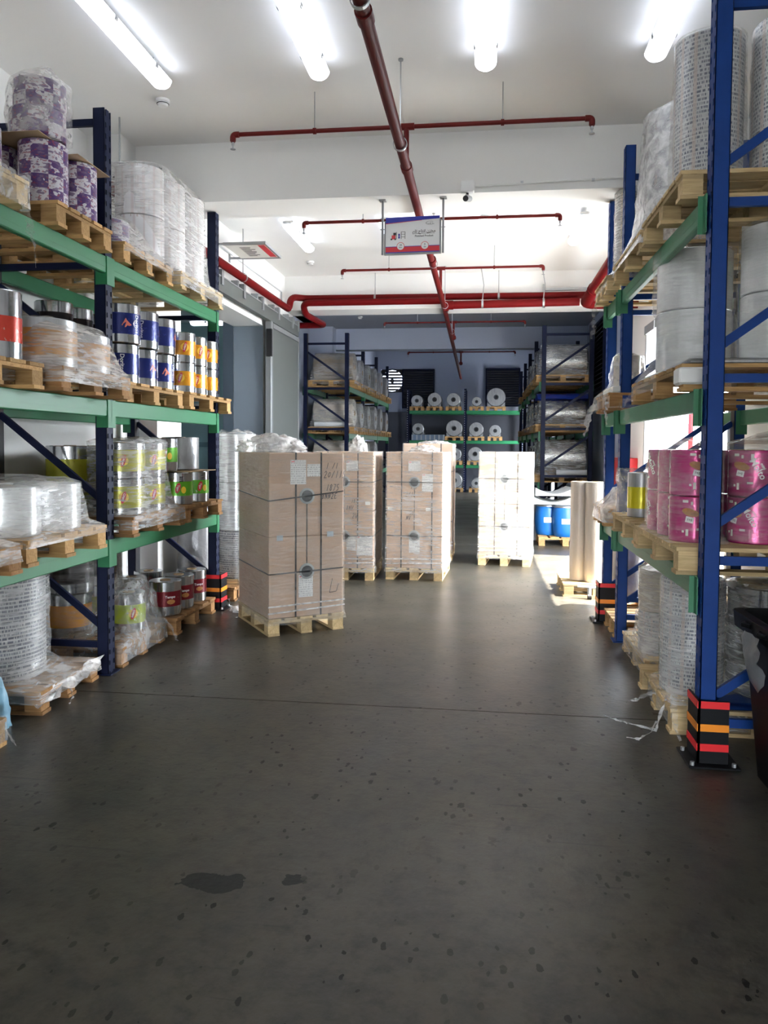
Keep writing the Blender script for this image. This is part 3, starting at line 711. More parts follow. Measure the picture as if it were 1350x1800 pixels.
def rack(label, xf, xr, frames, levels, hs, side, lv_mat='rack_green', blue='rack_navy', brace='brace_navy', hz=(.2, 1.03, 1.95, 2.82, 3.78), dz=(.33, 1.22, 2.12, 3.02), skipbeams=()):
    """frames: Y positions; xf aisle side post centre, xr rear post centre; side: +1 aisle towards +X"""
    t = thing('pallet_rack', label, 'rack', (xf, frames[0], 0))
    ox, oy = xf, frames[0]
    for fi, y in enumerate(frames):
        h = hs[min(fi, len(hs)-1)]
        for x, sd in ((xf, side), (xr, -side)):
            a, f, i = upright_parts(h, sd, blue)
            u = place('upright', a, t, (x-ox, y-oy, 0)); place('slotted_face', f, u); place('dark_hollow', i, u)
            MB().bbox(-.07, .07, -.075, .075, 0, .008, .002).build('foot_plate', blue, u)
        for z in hz:
            if z < h-.05: MB().bar((xf-ox-side*PW/2, y-oy, z), (xr-ox+side*PW/2, y-oy, z), .03, .045).build('horizontal_brace', brace, t)
        for z in dz:
            if z+.6 < h: MB().bar((xf-ox-side*PW/2, y-oy+.01, z), (xr-ox+side*PW/2, y-oy+.01, z+.58), .025, .045).build('diagonal_brace', brace, t)
    for k in range(len(frames)-1):
        y0, y1 = frames[k]+PD/2, frames[k+1]-PD/2
        for li, z in enumerate(levels):
            if (k, li) in skipbeams: continue
            for x, sd in ((xf, side), (xr, -side)):
                bm = MB().bbox(-.022, .022, y0-oy, y1-oy, z-.115, z, .006)
                bm.box(sd*.0225, sd*.0235, y0-oy, y1-oy, z-.075, z-.045)
                be = bm.build('beam', lv_mat, t, (x-ox+sd*.026, 0, 0))
                for ye, q in ((y0, 1), (y1, -1)):
                    cn = MB()
                    cn.box(-.055, .024, ye-oy, ye-oy+q*.006, z-.19, z-.0); cn.box(.018*sd+.006*sd, .024*sd+.006*sd, ye-oy-q*.05, ye-oy+q*.006, z-.19, z)
                    cn.build('end_connector', lv_mat, be)
    return t
LV = (.94, 1.90, 2.87)
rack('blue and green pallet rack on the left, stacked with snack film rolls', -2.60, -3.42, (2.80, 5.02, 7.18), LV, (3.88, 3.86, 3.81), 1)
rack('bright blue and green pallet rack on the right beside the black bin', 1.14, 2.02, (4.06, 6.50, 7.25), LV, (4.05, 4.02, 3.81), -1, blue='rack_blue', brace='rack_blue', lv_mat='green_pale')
rack('far left blue rack with horizontal wrapped rolls behind the cartons', -2.93, -3.83, (16.3, 18.5, 20.8, 23.2), (.94, 1.86, 2.87), (4.0,), 1)
rack('far right blue rack with foil wrapped rolls beyond the drums', 1.14, 2.04, (15.3, 17.6, 19.9, 22.2, 24.5), (.90, 1.90, 2.87), (3.95,), -1)
# rack against the back wall runs across
t = thing('pallet_rack', 'blue rack across the back wall holding round film rolls end on', 'rack', (-.66, 27.0, 0))
for x in (-2.0, 0, 2.0):
    for yy in (0, .95):
        u = MB().box(-.045, .045, yy-.04, yy+.04, 0, 3.6).build('upright', 'rack_navy', t, (x, 0, 0))
        m = MB()
        for i in range(44): m.box(-.028, -.010, yy-.042, yy-.0395, .06+i*.08, .10+i*.08)
        if yy == 0: m.build('slot_row', 'steel', u)['kind'] = 'stuff'
    for z in (.3, 1.3, 2.3, 3.4): MB().bar((x, .04, z), (x, .91, z+.1), .03, .04).build('brace', 'brace_navy', t)
for k in (-1, 0):
    for z in (.95, 1.80, 2.84):
        for yy in (-.03, .98): MB().bbox(k*2.0+.045, (k+1)*2.0-.045, yy-.022, yy+.022, z-.11, z, .005).build('beam', 'rack_green', t)

# corner guards
def guard(label, x, y, s_, w=.15, d=.19, h=.33):
    """open plastic guard wrapped round an upright: faces -Y and the aisle (s_*X)"""
    t = thing('post_guard', label, 'post guard', (x, y, 0))
    def ang(z0, z1, e, mat, nm):
        m = MB(); m.box(-w/2, w/2, -d/2-e, -d/2+.012, z0, z1)
        if s_ > 0: m.box(w/2-.012, w/2+e, -d/2-e, d/2, z0, z1)
        else: m.box(-w/2-e, -w/2+.012, -d/2-e, d/2, z0, z1)
        return m.build(nm, mat, t)
    ang(.012, h, 0, 'black_plastic', 'guard_shell')
    ang(h-.038, h-.002, .004, 'red_plastic', 'red_band'); ang(.175, .212, .004, 'orange_plastic', 'orange_band'); ang(.075, .112, .004, 'red_plastic', 'red_band')
    MB().bbox(-w/2-.05, w/2+.05, -d/2-.05, d/2+.02, 0, .012, .003).build('base_plate', 'black_plastic', t)
    for (bx, by) in ((-w/2-.03, -d/2-.03), (w/2+.02, -d/2-.03), (s_*(w/2+.03), d/2-.03)):
        MB().lathe([(0, .03), (.011, .03), (.011, .012), (0, .012)], 6, origin=(bx, by, 0)).build('bolt', 'steel', t)
guard('black post guard with red and orange bands on the nearest right upright', 1.16, 4.08, -1)
guard('small banded post guard on the far upright of the right rack', 1.14, 7.25, -1, .17, .18, .36)
guard('small banded post guard on the far upright of the left rack', -2.58, 7.2, 1, .15, .17, .34)

# ================================================================ PALLETS
_bm = {}
def boxmesh(nm, sx, sy, sz, mat):
    k = (nm, round(sx, 3), round(sy, 3), round(sz, 3), mat)
    if k not in _bm: _bm[k] = MB().box(-sx/2, sx/2, -sy/2, sy/2, -sz/2, sz/2).mesh(nm, mat)
    return _bm[k]
def pallet(label, cx, cy, z, L=1.0, Wd=.8, rz=0, mat='wood', decks=5, group='wooden pallets'):
    """L along local x (boards run this way), Wd along local y"""
    t = thing('wooden_pallet', label, 'pallet', (cx, cy, z), rz, group)
    bw = min(.145, Wd/decks*.82); bl = .10
    for i in range(decks):
        y = -Wd/2 + bw/2 + i*(Wd-bw)/(decks-1)
        place('deck_board', boxmesh('deck_board', L, bw, .021, mat), t, (0, y, .1335), random.uniform(-.004, .004))
    for x in (-L/2+bl/2+.01, 0, L/2-bl/2-.01):
        place('stringer_board', boxmesh('stringer_board', .10, Wd, .021, mat), t, (x, 0, .1115))
        for y in (-Wd/2+.05, 0, Wd/2-.05):
            place('block', boxmesh('block', bl, .10, .079, mat), t, (x, y, .0615))
    for y in (-Wd/2+.05, 0, Wd/2-.05):
        place('bottom_board', boxmesh('bottom_board', L, .10, .021, mat), t, (0, y, .0105))
    return t
def pal(label, xf, side, y0, y1, z, L=.98, mat='wood', **k):
    """pallet on a rack: xf aisle edge, side +1 for the left racks (aisle towards +X)"""
    return pallet(label, xf - side*L/2, (y0+y1)/2, z, L, y1-y0, 0, mat, **k)

# ================================================================ ROLLS
_rm = {}
def roll_meshes(r, h, mat, bnd, rc):
    k = (r, h, mat, bnd, rc)
    if k not in _rm:
        e = .005
        body = MB().lathe([(rc, 0), (r-e, 0), (r, e), (r, h-e), (r-e, h), (rc, h)], 40).mesh('roll_body', mat, True, 35)
        core = MB().lathe([(rc-.008, -.0), (rc, -.0), (rc, h+.004), (rc-.008, h+.004)], 20).mesh('core_tube', 'core_card', True, 35)
        bd = None
        if bnd: bd = MB().lathe([(r+.0012, h*bnd[0]), (r+.0012, h*bnd[1])], 40, closed=False).mesh('printed_band', bnd[2], True, 0)
        _rm[k] = (body, core, bd)
    return _rm[k]
def roll(name, label, x, y, z, r, h, mat, bnd=None, logo=None, face=None, group=None, cat='film roll', rz=None):
    t = thing(name, label, cat, (x, y, z), random.uniform(0, 6.28) if rz is None else rz, group)
    body, core, bd = roll_meshes(r, h, mat, bnd, min(.045, r*.4))
    place('roll_body', body, t); place('core_tube', core, t)
    if bd: place('printed_band', bd, t)
    if logo:
        a0 = math.atan2(-y, -x) if face is None else face
        logo(t, r, h, a0 - t.rotation_euler.z)
    return t
def decal(t, nm, sh, mat, r, a, z, off):
    return MB().add(*wrap_cyl(sh, r, a, z, off)).build(nm, mat, t)
def rect2d(w, h): return [(-w/2, -h/2), (-w/6, -h/2), (w/6, -h/2), (w/2, -h/2), (w/2, h/2), (w/6, h/2), (-w/6, h/2), (-w/2, h/2)], [(0, 1, 6, 7), (1, 2, 5, 6), (2, 3, 4, 5)]
def tri2d(w, h): return [(-w/2, -h/2), (w/2, -h/2), (0, h/2)], [(0, 1, 2)]
def lg_blue(da):
    def f(t, r, h, a):
        a += da
        for k in (0, 1, 2):
            b_ = a + k*2.1
            decal(t, 'brand_lettering', rot2d(text2d('Doritos', .042), -math.pi/2), 'white_ink', r, b_, h*.5, .0030)
            decal(t, 'brand_mark', rot2d(([(-.03, 0), (0, .016), (.03, 0), (0, .004)], [(0, 1, 2, 3)]), -math.pi/2+math.pi), 'white_ink', r, b_-.13, h*.5, .0028)
            decal(t, 'flame_mark', tri2d(.06, .055), 'flame', r, b_-.62, h*.53, .0026)
            decal(t, 'flame_mark', rot2d(tri2d(.05, .05), 2.4), 'flame', r, b_-.56, h*.45, .0028)
    return f
def lg_ball(da, txt="Chipsy"):
    def f(t, r, h, a):
        a += da
        for k in (0, 1, 2, 3):
            b_ = a + k*1.57
            decal(t, 'ball_emblem', ellipse2d(.036, .036), 'ball_yellow', r, b_, h*.5, .0026)
            decal(t, 'ribbon_emblem', rot2d(ellipse2d(.046, .016), math.pi/2-.25), 'ribbon_red', r, b_, h*.5, .0032)
            decal(t, 'brand_lettering', rot2d(text2d(txt, .022), -math.pi/2-.2), 'white_ink', r, b_, h*.5, .0040)
    return f
def lg_green(da):
    def f(t, r, h, a):
        a += da
        for k in (0, 1, 2):
            b_ = a+k*2.1
            decal(t, 'brand_emblem', rot2d(ellipse2d(.045, .022), 1.3), 'ribbon_red', r, b_, h*.52, .0026)
            decal(t, 'brand_lettering', rot2d(text2d('Tiger', .026), -math.pi/2-.2), 'white_ink', r, b_, h*.52, .0034)
            decal(t, 'corn_picture', ellipse2d(.022, .03), 'ball_yellow', r, b_+.35, h*.46, .0026)
            for i in range(2):
                for j in range(3): decal(t, 'print_mark', rect2d(.014, .009), 'ink', r, b_+.15+i*.12, h*.86-j*.018, .002)
    return f
def lg_maroon(da):
    def f(t, r, h, a):
        a += da
        for k in (0, 1, 2):
            decal(t, 'brand_lettering', text2d('Tempo', .03), 'white_ink', r, a+k*2.1, h*.56, .0026)
            decal(t, 'snack_picture', ellipse2d(.035, .02), 'croissant', r, a+k*2.1+.05, h*.42, .0026)
    return f
def lg_magenta(da):
    def f(t, r, h, a):
        a += da
        for k in (0, 1, 2):
            b_ = a + k*2.05
            decal(t, 'brand_lettering', rot2d(text2d('Molto', .050), -1.05), 'white_ink', r, b_+.62, h*.60, .0030)
            decal(t, 'brand_lettering', rot2d(text2d('mini', .022), -1.05), 'white_ink', r, b_+.80, h*.66, .0030)
            decal(t, 'croissant_picture', rot2d(ellipse2d(.046, .021, 16), -.25), 'croissant', r, b_, h*.66, .0026)
            tg = decal(t, 'price_tag', rot2d(rect2d(.042, .032), -.2), 'white_ink', r, b_-.03, h*.50, .0032)
            decal(t, 'tag_digits', rot2d(text2d('1=5', .018), -.2), 'ink', r, b_-.03, h*.50, .0040)
            for (u, v, w, q) in ((-.2, .90, .03, .014), (.05, .86, .012, .018), (-.12, .22, .014, .036), (-.28, .24, .012, .012), (.35, .30, .03, .012), (.42, .86, .016, .03)):
                decal(t, 'print_mark', rect2d(w, q), 'paper_white', r, b_+u, h*v, .0024)
    return f

# ---------------------------------------------------------------- stretch film
def nz(p, s, seed=0): return mnoise.noise(Vector((p[0]*s+seed, p[1]*s, p[2]*s)))
def film(label, rings, mat='film', crump=.012, freq=7., name='stretch_film', top=True, loc=None, tails=(), n=56, seed=None, group='stretch film wraps', toph=.03):
    """lofted wrapping: rings of (z, x0, x1, y0, y1, corner radius) in world space"""
    seed = random.uniform(0, 50) if seed is None else seed
    r0 = rings[0]; org = Vector(((r0[1]+r0[2])/2, (r0[3]+r0[4])/2, r0[0]))
    t = thing(name, label, 'stretch film', org, 0, group)
    # refine rings
    R_ = []
    for a, c in zip(rings[:-1], rings[1:]):
        k = max(1, int(abs(c[0]-a[0])/.035))
        for i in range(k): R_.append([a[j]+(c[j]-a[j])*i/k for j in range(6)])
    R_.append(list(rings[-1]))
    m = MB()
    def ringpts(z, x0, x1, y0, y1, cr):
        cr = min(cr, (x1-x0)/2-.001, (y1-y0)/2-.001); pts = []
        q = n//4
        for ci, (cx, cy, a0) in enumerate(((x1-cr, y1-cr, 0), (x0+cr, y1-cr, 90), (x0+cr, y0+cr, 180), (x1-cr, y0+cr, 270))):
            for i in range(q//2+1):
                a = R(a0+90*i/(q//2)); pts.append((cx+cr*math.cos(a), cy+cr*math.sin(a), z))
        # densify straight runs
        out = []
        for i, p in enumerate(pts):
            out.append(p); nx = pts[(i+1) % len(pts)]
            d_ = math.hypot(nx[0]-p[0], nx[1]-p[1]); k = int(d_/.05)
            out += [(p[0]+(nx[0]-p[0])*(j+1)/(k+1), p[1]+(nx[1]-p[1])*(j+1)/(k+1), z) for j in range(0)]
        return out
    base = [ringpts(*r) for r in R_]; N = len(base[0])
    for ri, pts in enumerate(base):
        cx = sum(p[0] for p in pts)/N; cy = sum(p[1] for p in pts)/N
        for p in pts:
            d_ = Vector((p[0]-cx, p[1]-cy, 0)).normalized()
            k = nz((p[0], p[1], p[2]*2.2), freq, seed)*crump + nz(p, freq*2.6, seed+9)*crump*.5
            m.v.append((p[0]+d_.x*k-org.x, p[1]+d_.y*k-org.y, p[2]+nz(p, freq, seed+3)*crump*.4-org.z))
    for i in range(len(base)-1):
        for k in range(N): m.f.append((i*N+k, i*N+(k+1) % N, (i+1)*N+(k+1) % N, (i+1)*N+k))
    if top:
        last = len(base)-1; prev = last*N; pts = base[-1]
        cx = sum(p[0] for p in pts)/N; cy = sum(p[1] for p in pts)/N; z = pts[0][2]
        for s_ in (.8, .55, .3, .08):
            st = len(m.v)
            for p in pts:
                q = (cx+(p[0]-cx)*s_, cy+(p[1]-cy)*s_, z)
                m.v.append((q[0]-org.x, q[1]-org.y, z-org.z+toph*(1-s_)*.4+abs(nz(q, 6, seed+5))*toph*2))
            for k in range(N): m.f.append((prev+k, prev+(k+1) % N, st+(k+1) % N, st+k))
            prev = st
    m.build('film_sheet', mat, t, smooth=True, ang=0)
    for tl in tails: ribbon(t, [tuple(Vector(p)-org) for p in tl[0]], tl[1], mat if len(tl) < 3 else tl[2])
    return t
def ribbon(parent, pts, w, mat='film_loose', nm='film_tail', wav=.25):
    P_ = [Vector(p) for p in pts]; out = []
    for i in range(len(P_)-1):
        for k in range(5):
            out.append(P_[i].lerp(P_[i+1], k/5))
    out.append(P_[-1]); m = MB(); sd = random.uniform(0, 99); N = len(out)
    for i, p in enumerate(out):
        t_ = (out[min(i+1, N-1)]-out[max(i-1, 0)]).normalized()
        s_ = t_.cross(Vector((.3, .8, .5))).normalized()
        tw = mnoise.noise(Vector((i*.5+sd, 0, 0)))*2.5; up = t_.cross(s_); d_ = s_*math.cos(tw)+up*math.sin(tw)
        ww = w*(.55+.6*abs(mnoise.noise(Vector((i*.35+sd, 3, 0)))))*(1 if i < N-3 else .5)
        q = p + Vector((mnoise.noise(Vector((i*.4+sd, 7, 0))), mnoise.noise(Vector((i*.4+sd, 5, 0))), 0))*w*wav
        m.v += [tuple(q-d_*ww/2), tuple(q+up*ww*.18), tuple(q+d_*ww/2)]
    for i in range(N-1):
        a = i*3; m.f += [(a, a+1, a+4, a+3), (a+1, a+2, a+5, a+4)]
    return m.build(nm, mat, parent, smooth=True, ang=0)
def crumple(parent, nm, c, sx, sy, sz, mat, seed=1, n=22, rough=.35):
    m = MB(); 
    for i in range(n+1):
        for k in range(n*2):
            u = i/n*math.pi/2; a = 2*math.pi*k/(n*2)
            p = Vector((math.sin(u)*math.cos(a), math.sin(u)*math.sin(a), math.cos(u)))
            d_ = 1 + rough*(1-2*abs(mnoise.noise(p*2.3+Vector((seed, 0, 0))))) + rough*.5*mnoise.noise(p*6+Vector((seed, 3, 0)))
            d_ = d_*.75
            m.v.append((c[0]+p.x*sx*d_, c[1]+p.y*sy*d_, c[2]+max(0, p.z*sz*d_)))
    w = n*2
    for i in range(n):
        for k in range(w): m.f.append((i*w+k, i*w+(k+1) % w, (i+1)*w+(k+1) % w, (i+1)*w+k))
    return m.build(nm, mat, parent, smooth=True, ang=0)

# ================================================================ CARTON STACKS ON THE FLOOR
def strokes(parent, nm, lines, y, w=.006, mat='ink'):
    m = MB()
    for L_ in lines:
        for (a, c) in zip(L_[:-1], L_[1:]):
            d_ = Vector((c[0]-a[0], c[1]-a[1])); 
            if d_.length < 1e-5: continue
            q = Vector((-d_.y, d_.x)).normalized()*w/2
            m.add([(a[0]-q.x, y, a[1]-q.y), (c[0]-q.x, y, c[1]-q.y), (c[0]+q.x, y, c[1]+q.y), (a[0]+q.x, y, a[1]+q.y)], [(0, 1, 2, 3)])
    return m.build(nm, mat, parent)
def hand(text_, x, z, s, slant=.25):
    """marker strokes for digits and letters"""
    gl = {'1': [[(.3, 0), (.4, 1)]], '0': [[(.1, .3), (.3, .1), (.5, .4), (.4, .8), (.15, .7), (.1, .3)]], '2': [[(.05, .75), (.3, 1), (.5, .75), (.1, 0), (.6, .05)]],
          '5': [[(.5, 1), (.15, .95), (.1, .6), (.45, .5), (.4, .1), (.05, 0)]], '/': [[(.1, 0), (.5, 1)]], '8': [[(.3, .5), (.1, .8), (.35, 1), (.5, .75), (.1, .25), (.3, 0), (.5, .25), (.3, .5)]],
          '7': [[(.05, .95), (.55, 1), (.25, 0)]], 'E': [[(.6, 1), (.15, .9), (.1, .5), (.5, .55)], [(.1, .5), (.15, .05), (.65, .1)]], 'N': [[(.1, 0), (.15, 1), (.45, .1), (.55, 1)]],
          'V': [[(.05, 1), (.3, 0), (.6, 1)]], 'L': [[(.15, 1), (.1, .0), (.8, .05), (.9, .6)]], ' ': [], '4': [[(.4, 1), (.1, .4), (.6, .45)], [(.45, .7), (.4, 0)]], 'r': [[(.0, .7), (.25, .9), (.3, .3), (.1, 0)]]}
    out = []
    for ch in text_:
        for st in gl.get(ch, []): out.append([(x+(u+slant*v)*s*.75, z+v*s) for u, v in st])
        x += s*.58
    return out
def carton_stack(label, plabel, ax, ay, ang, w, l, top, front, pmat='wood_pale', wrap='film_clear', z0=.144, seam=.83):
    u = Vector((math.cos(ang), math.sin(ang))); v = Vector((-u.y, u.x))
    c = Vector((ax, ay)) + u*w/2 + v*l/2
    pt = pallet(plabel, c.x, c.y, 0, l, w, ang+math.pi/2, pmat, 5)
    t = thing('carton_stack', label, 'cartons', (c.x, c.y, z0), ang, 'strapped carton stacks on the floor')
    h = top-z0; s_ = seam-z0; e = .006
    MB().bbox(-w/2+e, w/2-e, -l/2+e, l/2-e, .002, s_-.002, .005).build('lower_carton', 'carton', t)
    MB().bbox(-w/2+e, w/2-e, -l/2+e, l/2-e, s_, h, .005).build('upper_carton', 'carton', t)
    yf = -l/2+e
    zs = [1.17-z0, .53-z0] if seam == .83 else [1.25-z0, .55-z0]
    for zc in zs:
        pg = MB().lathe([(0, -.012), (.048, -.012), (.050, -.006), (.050, .002), (0, .002)], 28, 'Y', (0, yf, zc)).build('core_plug', 'core_plug', t, smooth=True)
        MB().lathe([(.050, -.010), (.068, -.006), (.068, .002), (.050, .002)], 28, 'Y', (0, yf, zc)).build('plug_rim', 'plug_rim', pg, smooth=True)
    st = .007
    for xs in front['v']:
        m = MB(); m.box(xs-st, xs+st, yf-.003, yf, -.0, h); m.box(xs-st, xs+st, yf, -yf, h, h+.003); m.box(xs-st, xs+st, -yf, -yf+.003, 0, h); m.build('vertical_strap', 'strap', t)
    MB().box(-st*.7, st*.7, yf-.002, yf, zs[1], zs[0]).build('core_strap', 'strap', t)
    for zc, dz_ in zip(zs, front.get('tilt', (.0, .0))):
        m = MB(); x1 = w/2-e
        m.bar((-x1, yf-.002, zc-dz_), (0, yf-.014, zc), .004, .011); m.bar((0, yf-.014, zc), (x1, yf-.002, zc+dz_), .004, .011)
        m.bar((-x1-.002, yf, zc-dz_), (-x1-.002, -yf, zc+.01), .004, .011); m.bar((x1+.002, yf, zc+dz_), (x1+.002, -yf, zc), .004, .011)
        m.build('horizontal_strap', 'strap', t)
    for (x0, x1, a0, a1) in front.get('docs', ()):
        MB().box(x0, x1, yf-.005, yf-.004, a0-z0, a1-z0).build('document_label', 'document', t)
        MB().box(x0+.008, x0+.035, yf-.0056, yf-.005, a1-z0-.018, a1-z0-.01).build('label_header', 'sign_red', t)
    for (x0, x1, a0, a1) in front.get('tapes', ()):
        MB().box(x0, x1, yf-.004, yf-.003, a0-z0, a1-z0).build('tape_patch', front.get('tapemat', 'tape'), t)
    if front.get('hand'): strokes(t, 'marker_writing', sum([hand(a, x, zz-z0, s) for (a, x, zz, s) in front['hand']], []), yf-.0035)['kind'] = 'stuff'
    # film round the stack
    m = MB(); n_ = 22; zz = [-.05, -.02] + [.02+i*(h-.03)/16 for i in range(17)] + [h+.004]
    per = []
    for k in range(n_): per.append((-w/2-.004+(w+.008)*k/n_, -l/2-.004))
    for k in range(n_): per.append((w/2+.004, -l/2-.004+(l+.008)*k/n_))
    for k in range(n_): per.append((w/2+.004-(w+.008)*k/n_, l/2+.004))
    for k in range(n_): per.append((-w/2-.004, l/2+.004-(l+.008)*k/n_))
    N = len(per); sd = random.uniform(0, 40)
    for z in zz:
        fl = .018 if z < 0 else 0
        for (x, y) in per:
            d_ = Vector((x, y, 0)).normalized()*(.006*abs(nz((x, y, z*3), 9, sd))+fl)
            m.v.append((x+d_.x, y+d_.y-.003*(y < 0), z))
    for i in range(len(zz)-1):
        for k in range(N): m.f.append((i*N+k, i*N+(k+1) % N, (i+1)*N+(k+1) % N, (i+1)*N+k))
    m.build('stretch_film', wrap, t, smooth=True, ang=30)
    m = MB()
    for j in range(2): m.bar((-w/2-.006, -l/2-.012, .05+j*.055), (w/2+.006, -l/2-.012, .075+j*.045), .004, .012)
    m.build('film_rope', 'film_white', t)['kind'] = 'stuff'
    return t, h
A = R(34.8)
c1, h1 = carton_stack('nearest strapped carton stack, turned at an angle, with marker writing on its front', 'pale wooden pallet under the nearest carton stack', -1.76, 6.16, A, .685, .86, 1.535,
    dict(v=(-.10, .13), tilt=(.035, .01), docs=((-.15, -.01, 1.27, 1.475), (-.075, .055, .31, .50)), tapes=((-.27, -.215, .80, .845), (.185, .245, .815, .86)),
         hand=(('1 /1', .17, 1.40, .05), ('20/115', .15, 1.32, .06), ('1875', .17, 1.21, .055), ('8NN2E', .13, 1.14, .05), ('L', .20, .33, .12))), wrap='film_clear')
MB().box(0.0, .12, -.86/2+.0015, -.86/2+.002, 1.335-.144, 1.44-.144).build('document_label', 'document', c1)
crumple(c1, 'crumpled_film', (-.12, .12, h1), .34, .30, .17, 'film_white', 3)
c3, h3 = carton_stack('strapped carton stack in the middle with a bright film wrapped right side', 'pale wooden pallet under the middle carton stack', -1.15, 9.08, R(-3), .68, .93, 1.525,
    dict(v=(-.155, .21), docs=((.09, .22, 1.06, 1.27), (-.06, .07, .33, .51), (-.075, .07, 1.30, 1.42)), tapes=((-.32, -.26, .83, .87), (.14, .19, .83, .87)), tapemat='white_label',
         hand=(('1 r', -.05, 1.09, .05), ('2/15', -.11, 1.0, .055), ('5r', -.06, .78, .05), ('SNV', -.13, .72, .05))), wrap='film')
crumple(c3, 'crumpled_film', (.05, .1, h3), .2, .2, .09, 'film_white', 8)
c2, h2 = carton_stack('strapped carton stack half hidden behind the nearest one', 'pale wooden pallet under the half hidden carton stack', -1.98, 8.93, R(1), .70, .93, 1.525,
    dict(v=(-.20, .16), docs=((.02, .16, 1.30, 1.42), (.03, .14, .36, .53), (.15, .34, .30, .53)), tapes=((.25, .31, .90, .94),), tapemat='white_label',
         hand=(('1876', .08, .92, .045), ('8NV', .02, .84, .05), ('2V', .09, .74, .06))), wrap='film')
crumple(c2, 'crumpled_film', (.1, 0, h2), .12, .16, .20, 'film_white', 21)
c4, h4 = carton_stack('rightmost carton stack standing alone in the daylight', 'pale wooden pallet under the rightmost carton stack', -.06, 10.40, R(-6), .69, .88, 1.525,
    dict(v=(-.13, .17), docs=((-.09, .07, 1.31, 1.44), (-.03, .08, .42, .58), (.12, .27, .36, .58)), tapes=((-.29, -.22, .86, .905),), tapemat='white_label', hand=()), wrap='film')
c5, h5 = carton_stack('carton stack hidden behind the middle one, only its top edge showing', 'pallet under the hidden rear carton stack', -1.12, 10.7, R(0), .70, .9, 1.635,
    dict(v=(-.15, .18), hand=()), seam=.9)
crumple(c5, 'crumpled_film', (.08, -.1, h5-.06), .30, .36, .11, 'film_white', 12)

# ================================================================ LEFT RACK LOADS
D1, D2, D3 = .94+.144, 1.90+.144, 2.87+.144
# ---- near bay, top shelf: purple and white printed rolls
pal('nearest pallet on the top shelf of the left rack', -2.46, 1, 3.15, 3.94, 2.87, mat='wood_pale')
pal('pallet under the purple rolls on the top shelf', -2.47, 1, 4.24, 4.90, 2.87)
gp = 'purple and white printed rolls'
def purple(lab, x, y, z, r, h): roll('film_roll', lab, x, y, z, r, h, 'purple_print', group=gp, rz=random.uniform(0, 6.28))
purple('purple and white roll under the cardboard sheet beside the blue post', -2.63, 4.72, D3, .132, .36)
purple('tall purple and white roll at the bottom of the film wrapped pile', -2.65, 4.39, D3, .140, .37)
purple('short purple roll in the film wrapped pile, lower of the two', -2.67, 4.37, D3+.385, .158, .165)
purple('short purple roll at the top of the film wrapped pile', -2.66, 4.38, D3+.552, .148, .17)
purple('purple roll cut off by the left edge, lower', -2.68, 3.78, D3, .14, .25)
purple('purple roll cut off by the left edge, upper', -2.69, 3.77, D3+.26, .145, .33)
purple('purple roll behind the wrapped pile, beside the wall', -2.98, 4.42, D3, .14, .37)
purple('purple roll behind the one under the cardboard sheet', -2.95, 4.74, D3, .132, .36)
t = thing('cardboard_sheet', 'brown cardboard sheet lying on the purple rolls', 'cardboard', (-2.86, 4.66, D3+.364))
MB().box(-.32, .36, -.14, .27, 0, .004).build('sheet', 'kraft', t)
t = thing('cardboard_sheet', 'cardboard layer between the tall purple roll and the wrapped pile', 'cardboard', (-2.72, 4.36, D3+.374))
MB().box(-.30, .17, -.18, .10, 0, .004).build('sheet', 'kraft', t)
film('clear film bag over the two short purple rolls', [(D3+.39, -2.84, -2.49, 4.20, 4.55, .16), (D3+.55, -2.85, -2.48, 4.20, 4.56, .17), (D3+.72, -2.82, -2.49, 4.21, 4.55, .17), (D3+.76, -2.78, -2.53, 4.25, 4.51, .12)], 'film_loose', .018, 6)
film('torn film hanging from the nearest top pallet', [(2.86, -2.72, -2.445, 3.5, 3.95, .03), (3.03, -2.75, -2.45, 3.5, 3.955, .03)], 'film_loose', .01, top=False,
     tails=((((-2.44, 3.85, 2.87), (-2.43, 3.88, 2.80), (-2.44, 3.92, 2.74), (-2.435, 3.95, 2.66)), .07), (((-2.44, 3.95, 2.66), (-2.445, 3.97, 2.56)), .012)))
# ---- near bay, second shelf
pal('nearest pallet on the middle shelf of the left rack', -2.44, 1, 3.2, 4.03, 1.90)
pal('film wrapped pallet overhanging the middle shelf beside the blue post', -2.38, 1, 4.12, 4.96, 1.90, mat='wood_brown')
roll('film_roll', 'silver roll with a red band at the left edge of the middle shelf', -2.60, 3.83, D2, .135, .36, 'silver', (.25, .62, 'band_red'))
roll('film_roll', 'wrapped silver roll with an orange band, nearer one', -2.66, 4.36, D2, .205, .29, 'silver_dull', (.22, .78, 'band_orange'), group='orange banded rolls')
roll('film_roll', 'wrapped silver roll with an orange band, beside the blue post', -2.62, 4.75, D2, .18, .25, 'silver_dull', (.22, .78, 'band_orange'), group='orange banded rolls')
film('wrinkled film drawn over the orange banded rolls and their pallet', [(1.955, -3.3, -2.372, 4.11, 4.97, .03), (2.06, -3.3, -2.375, 4.11, 4.97, .04), (2.09, -3.1, -2.40, 4.13, 4.965, .1), (2.22, -3.0, -2.43, 4.15, 4.95, .17), (2.335, -2.95, -2.47, 4.17, 4.90, .18)], 'film_thick', .010, 8)
# rear rolls
for j, (x, y) in enumerate(((-3.2, 5.42), (-3.2, 5.72), (-3.2, 6.02), (-3.2, 6.32), (-3.2, 6.62))):
    for k in (0, 1):
        roll('film_roll', 'dark banded silver roll at the rear, ' + ('upper' if k else 'lower') + ' tier, ' + ('first', 'second', 'third', 'fourth', 'fifth')[j] + ' from the near end',
             x, y, D2+k*.305, .135, .30, 'silver', (.1, .72, 'band_dark'), group='dark banded rolls at the rear')
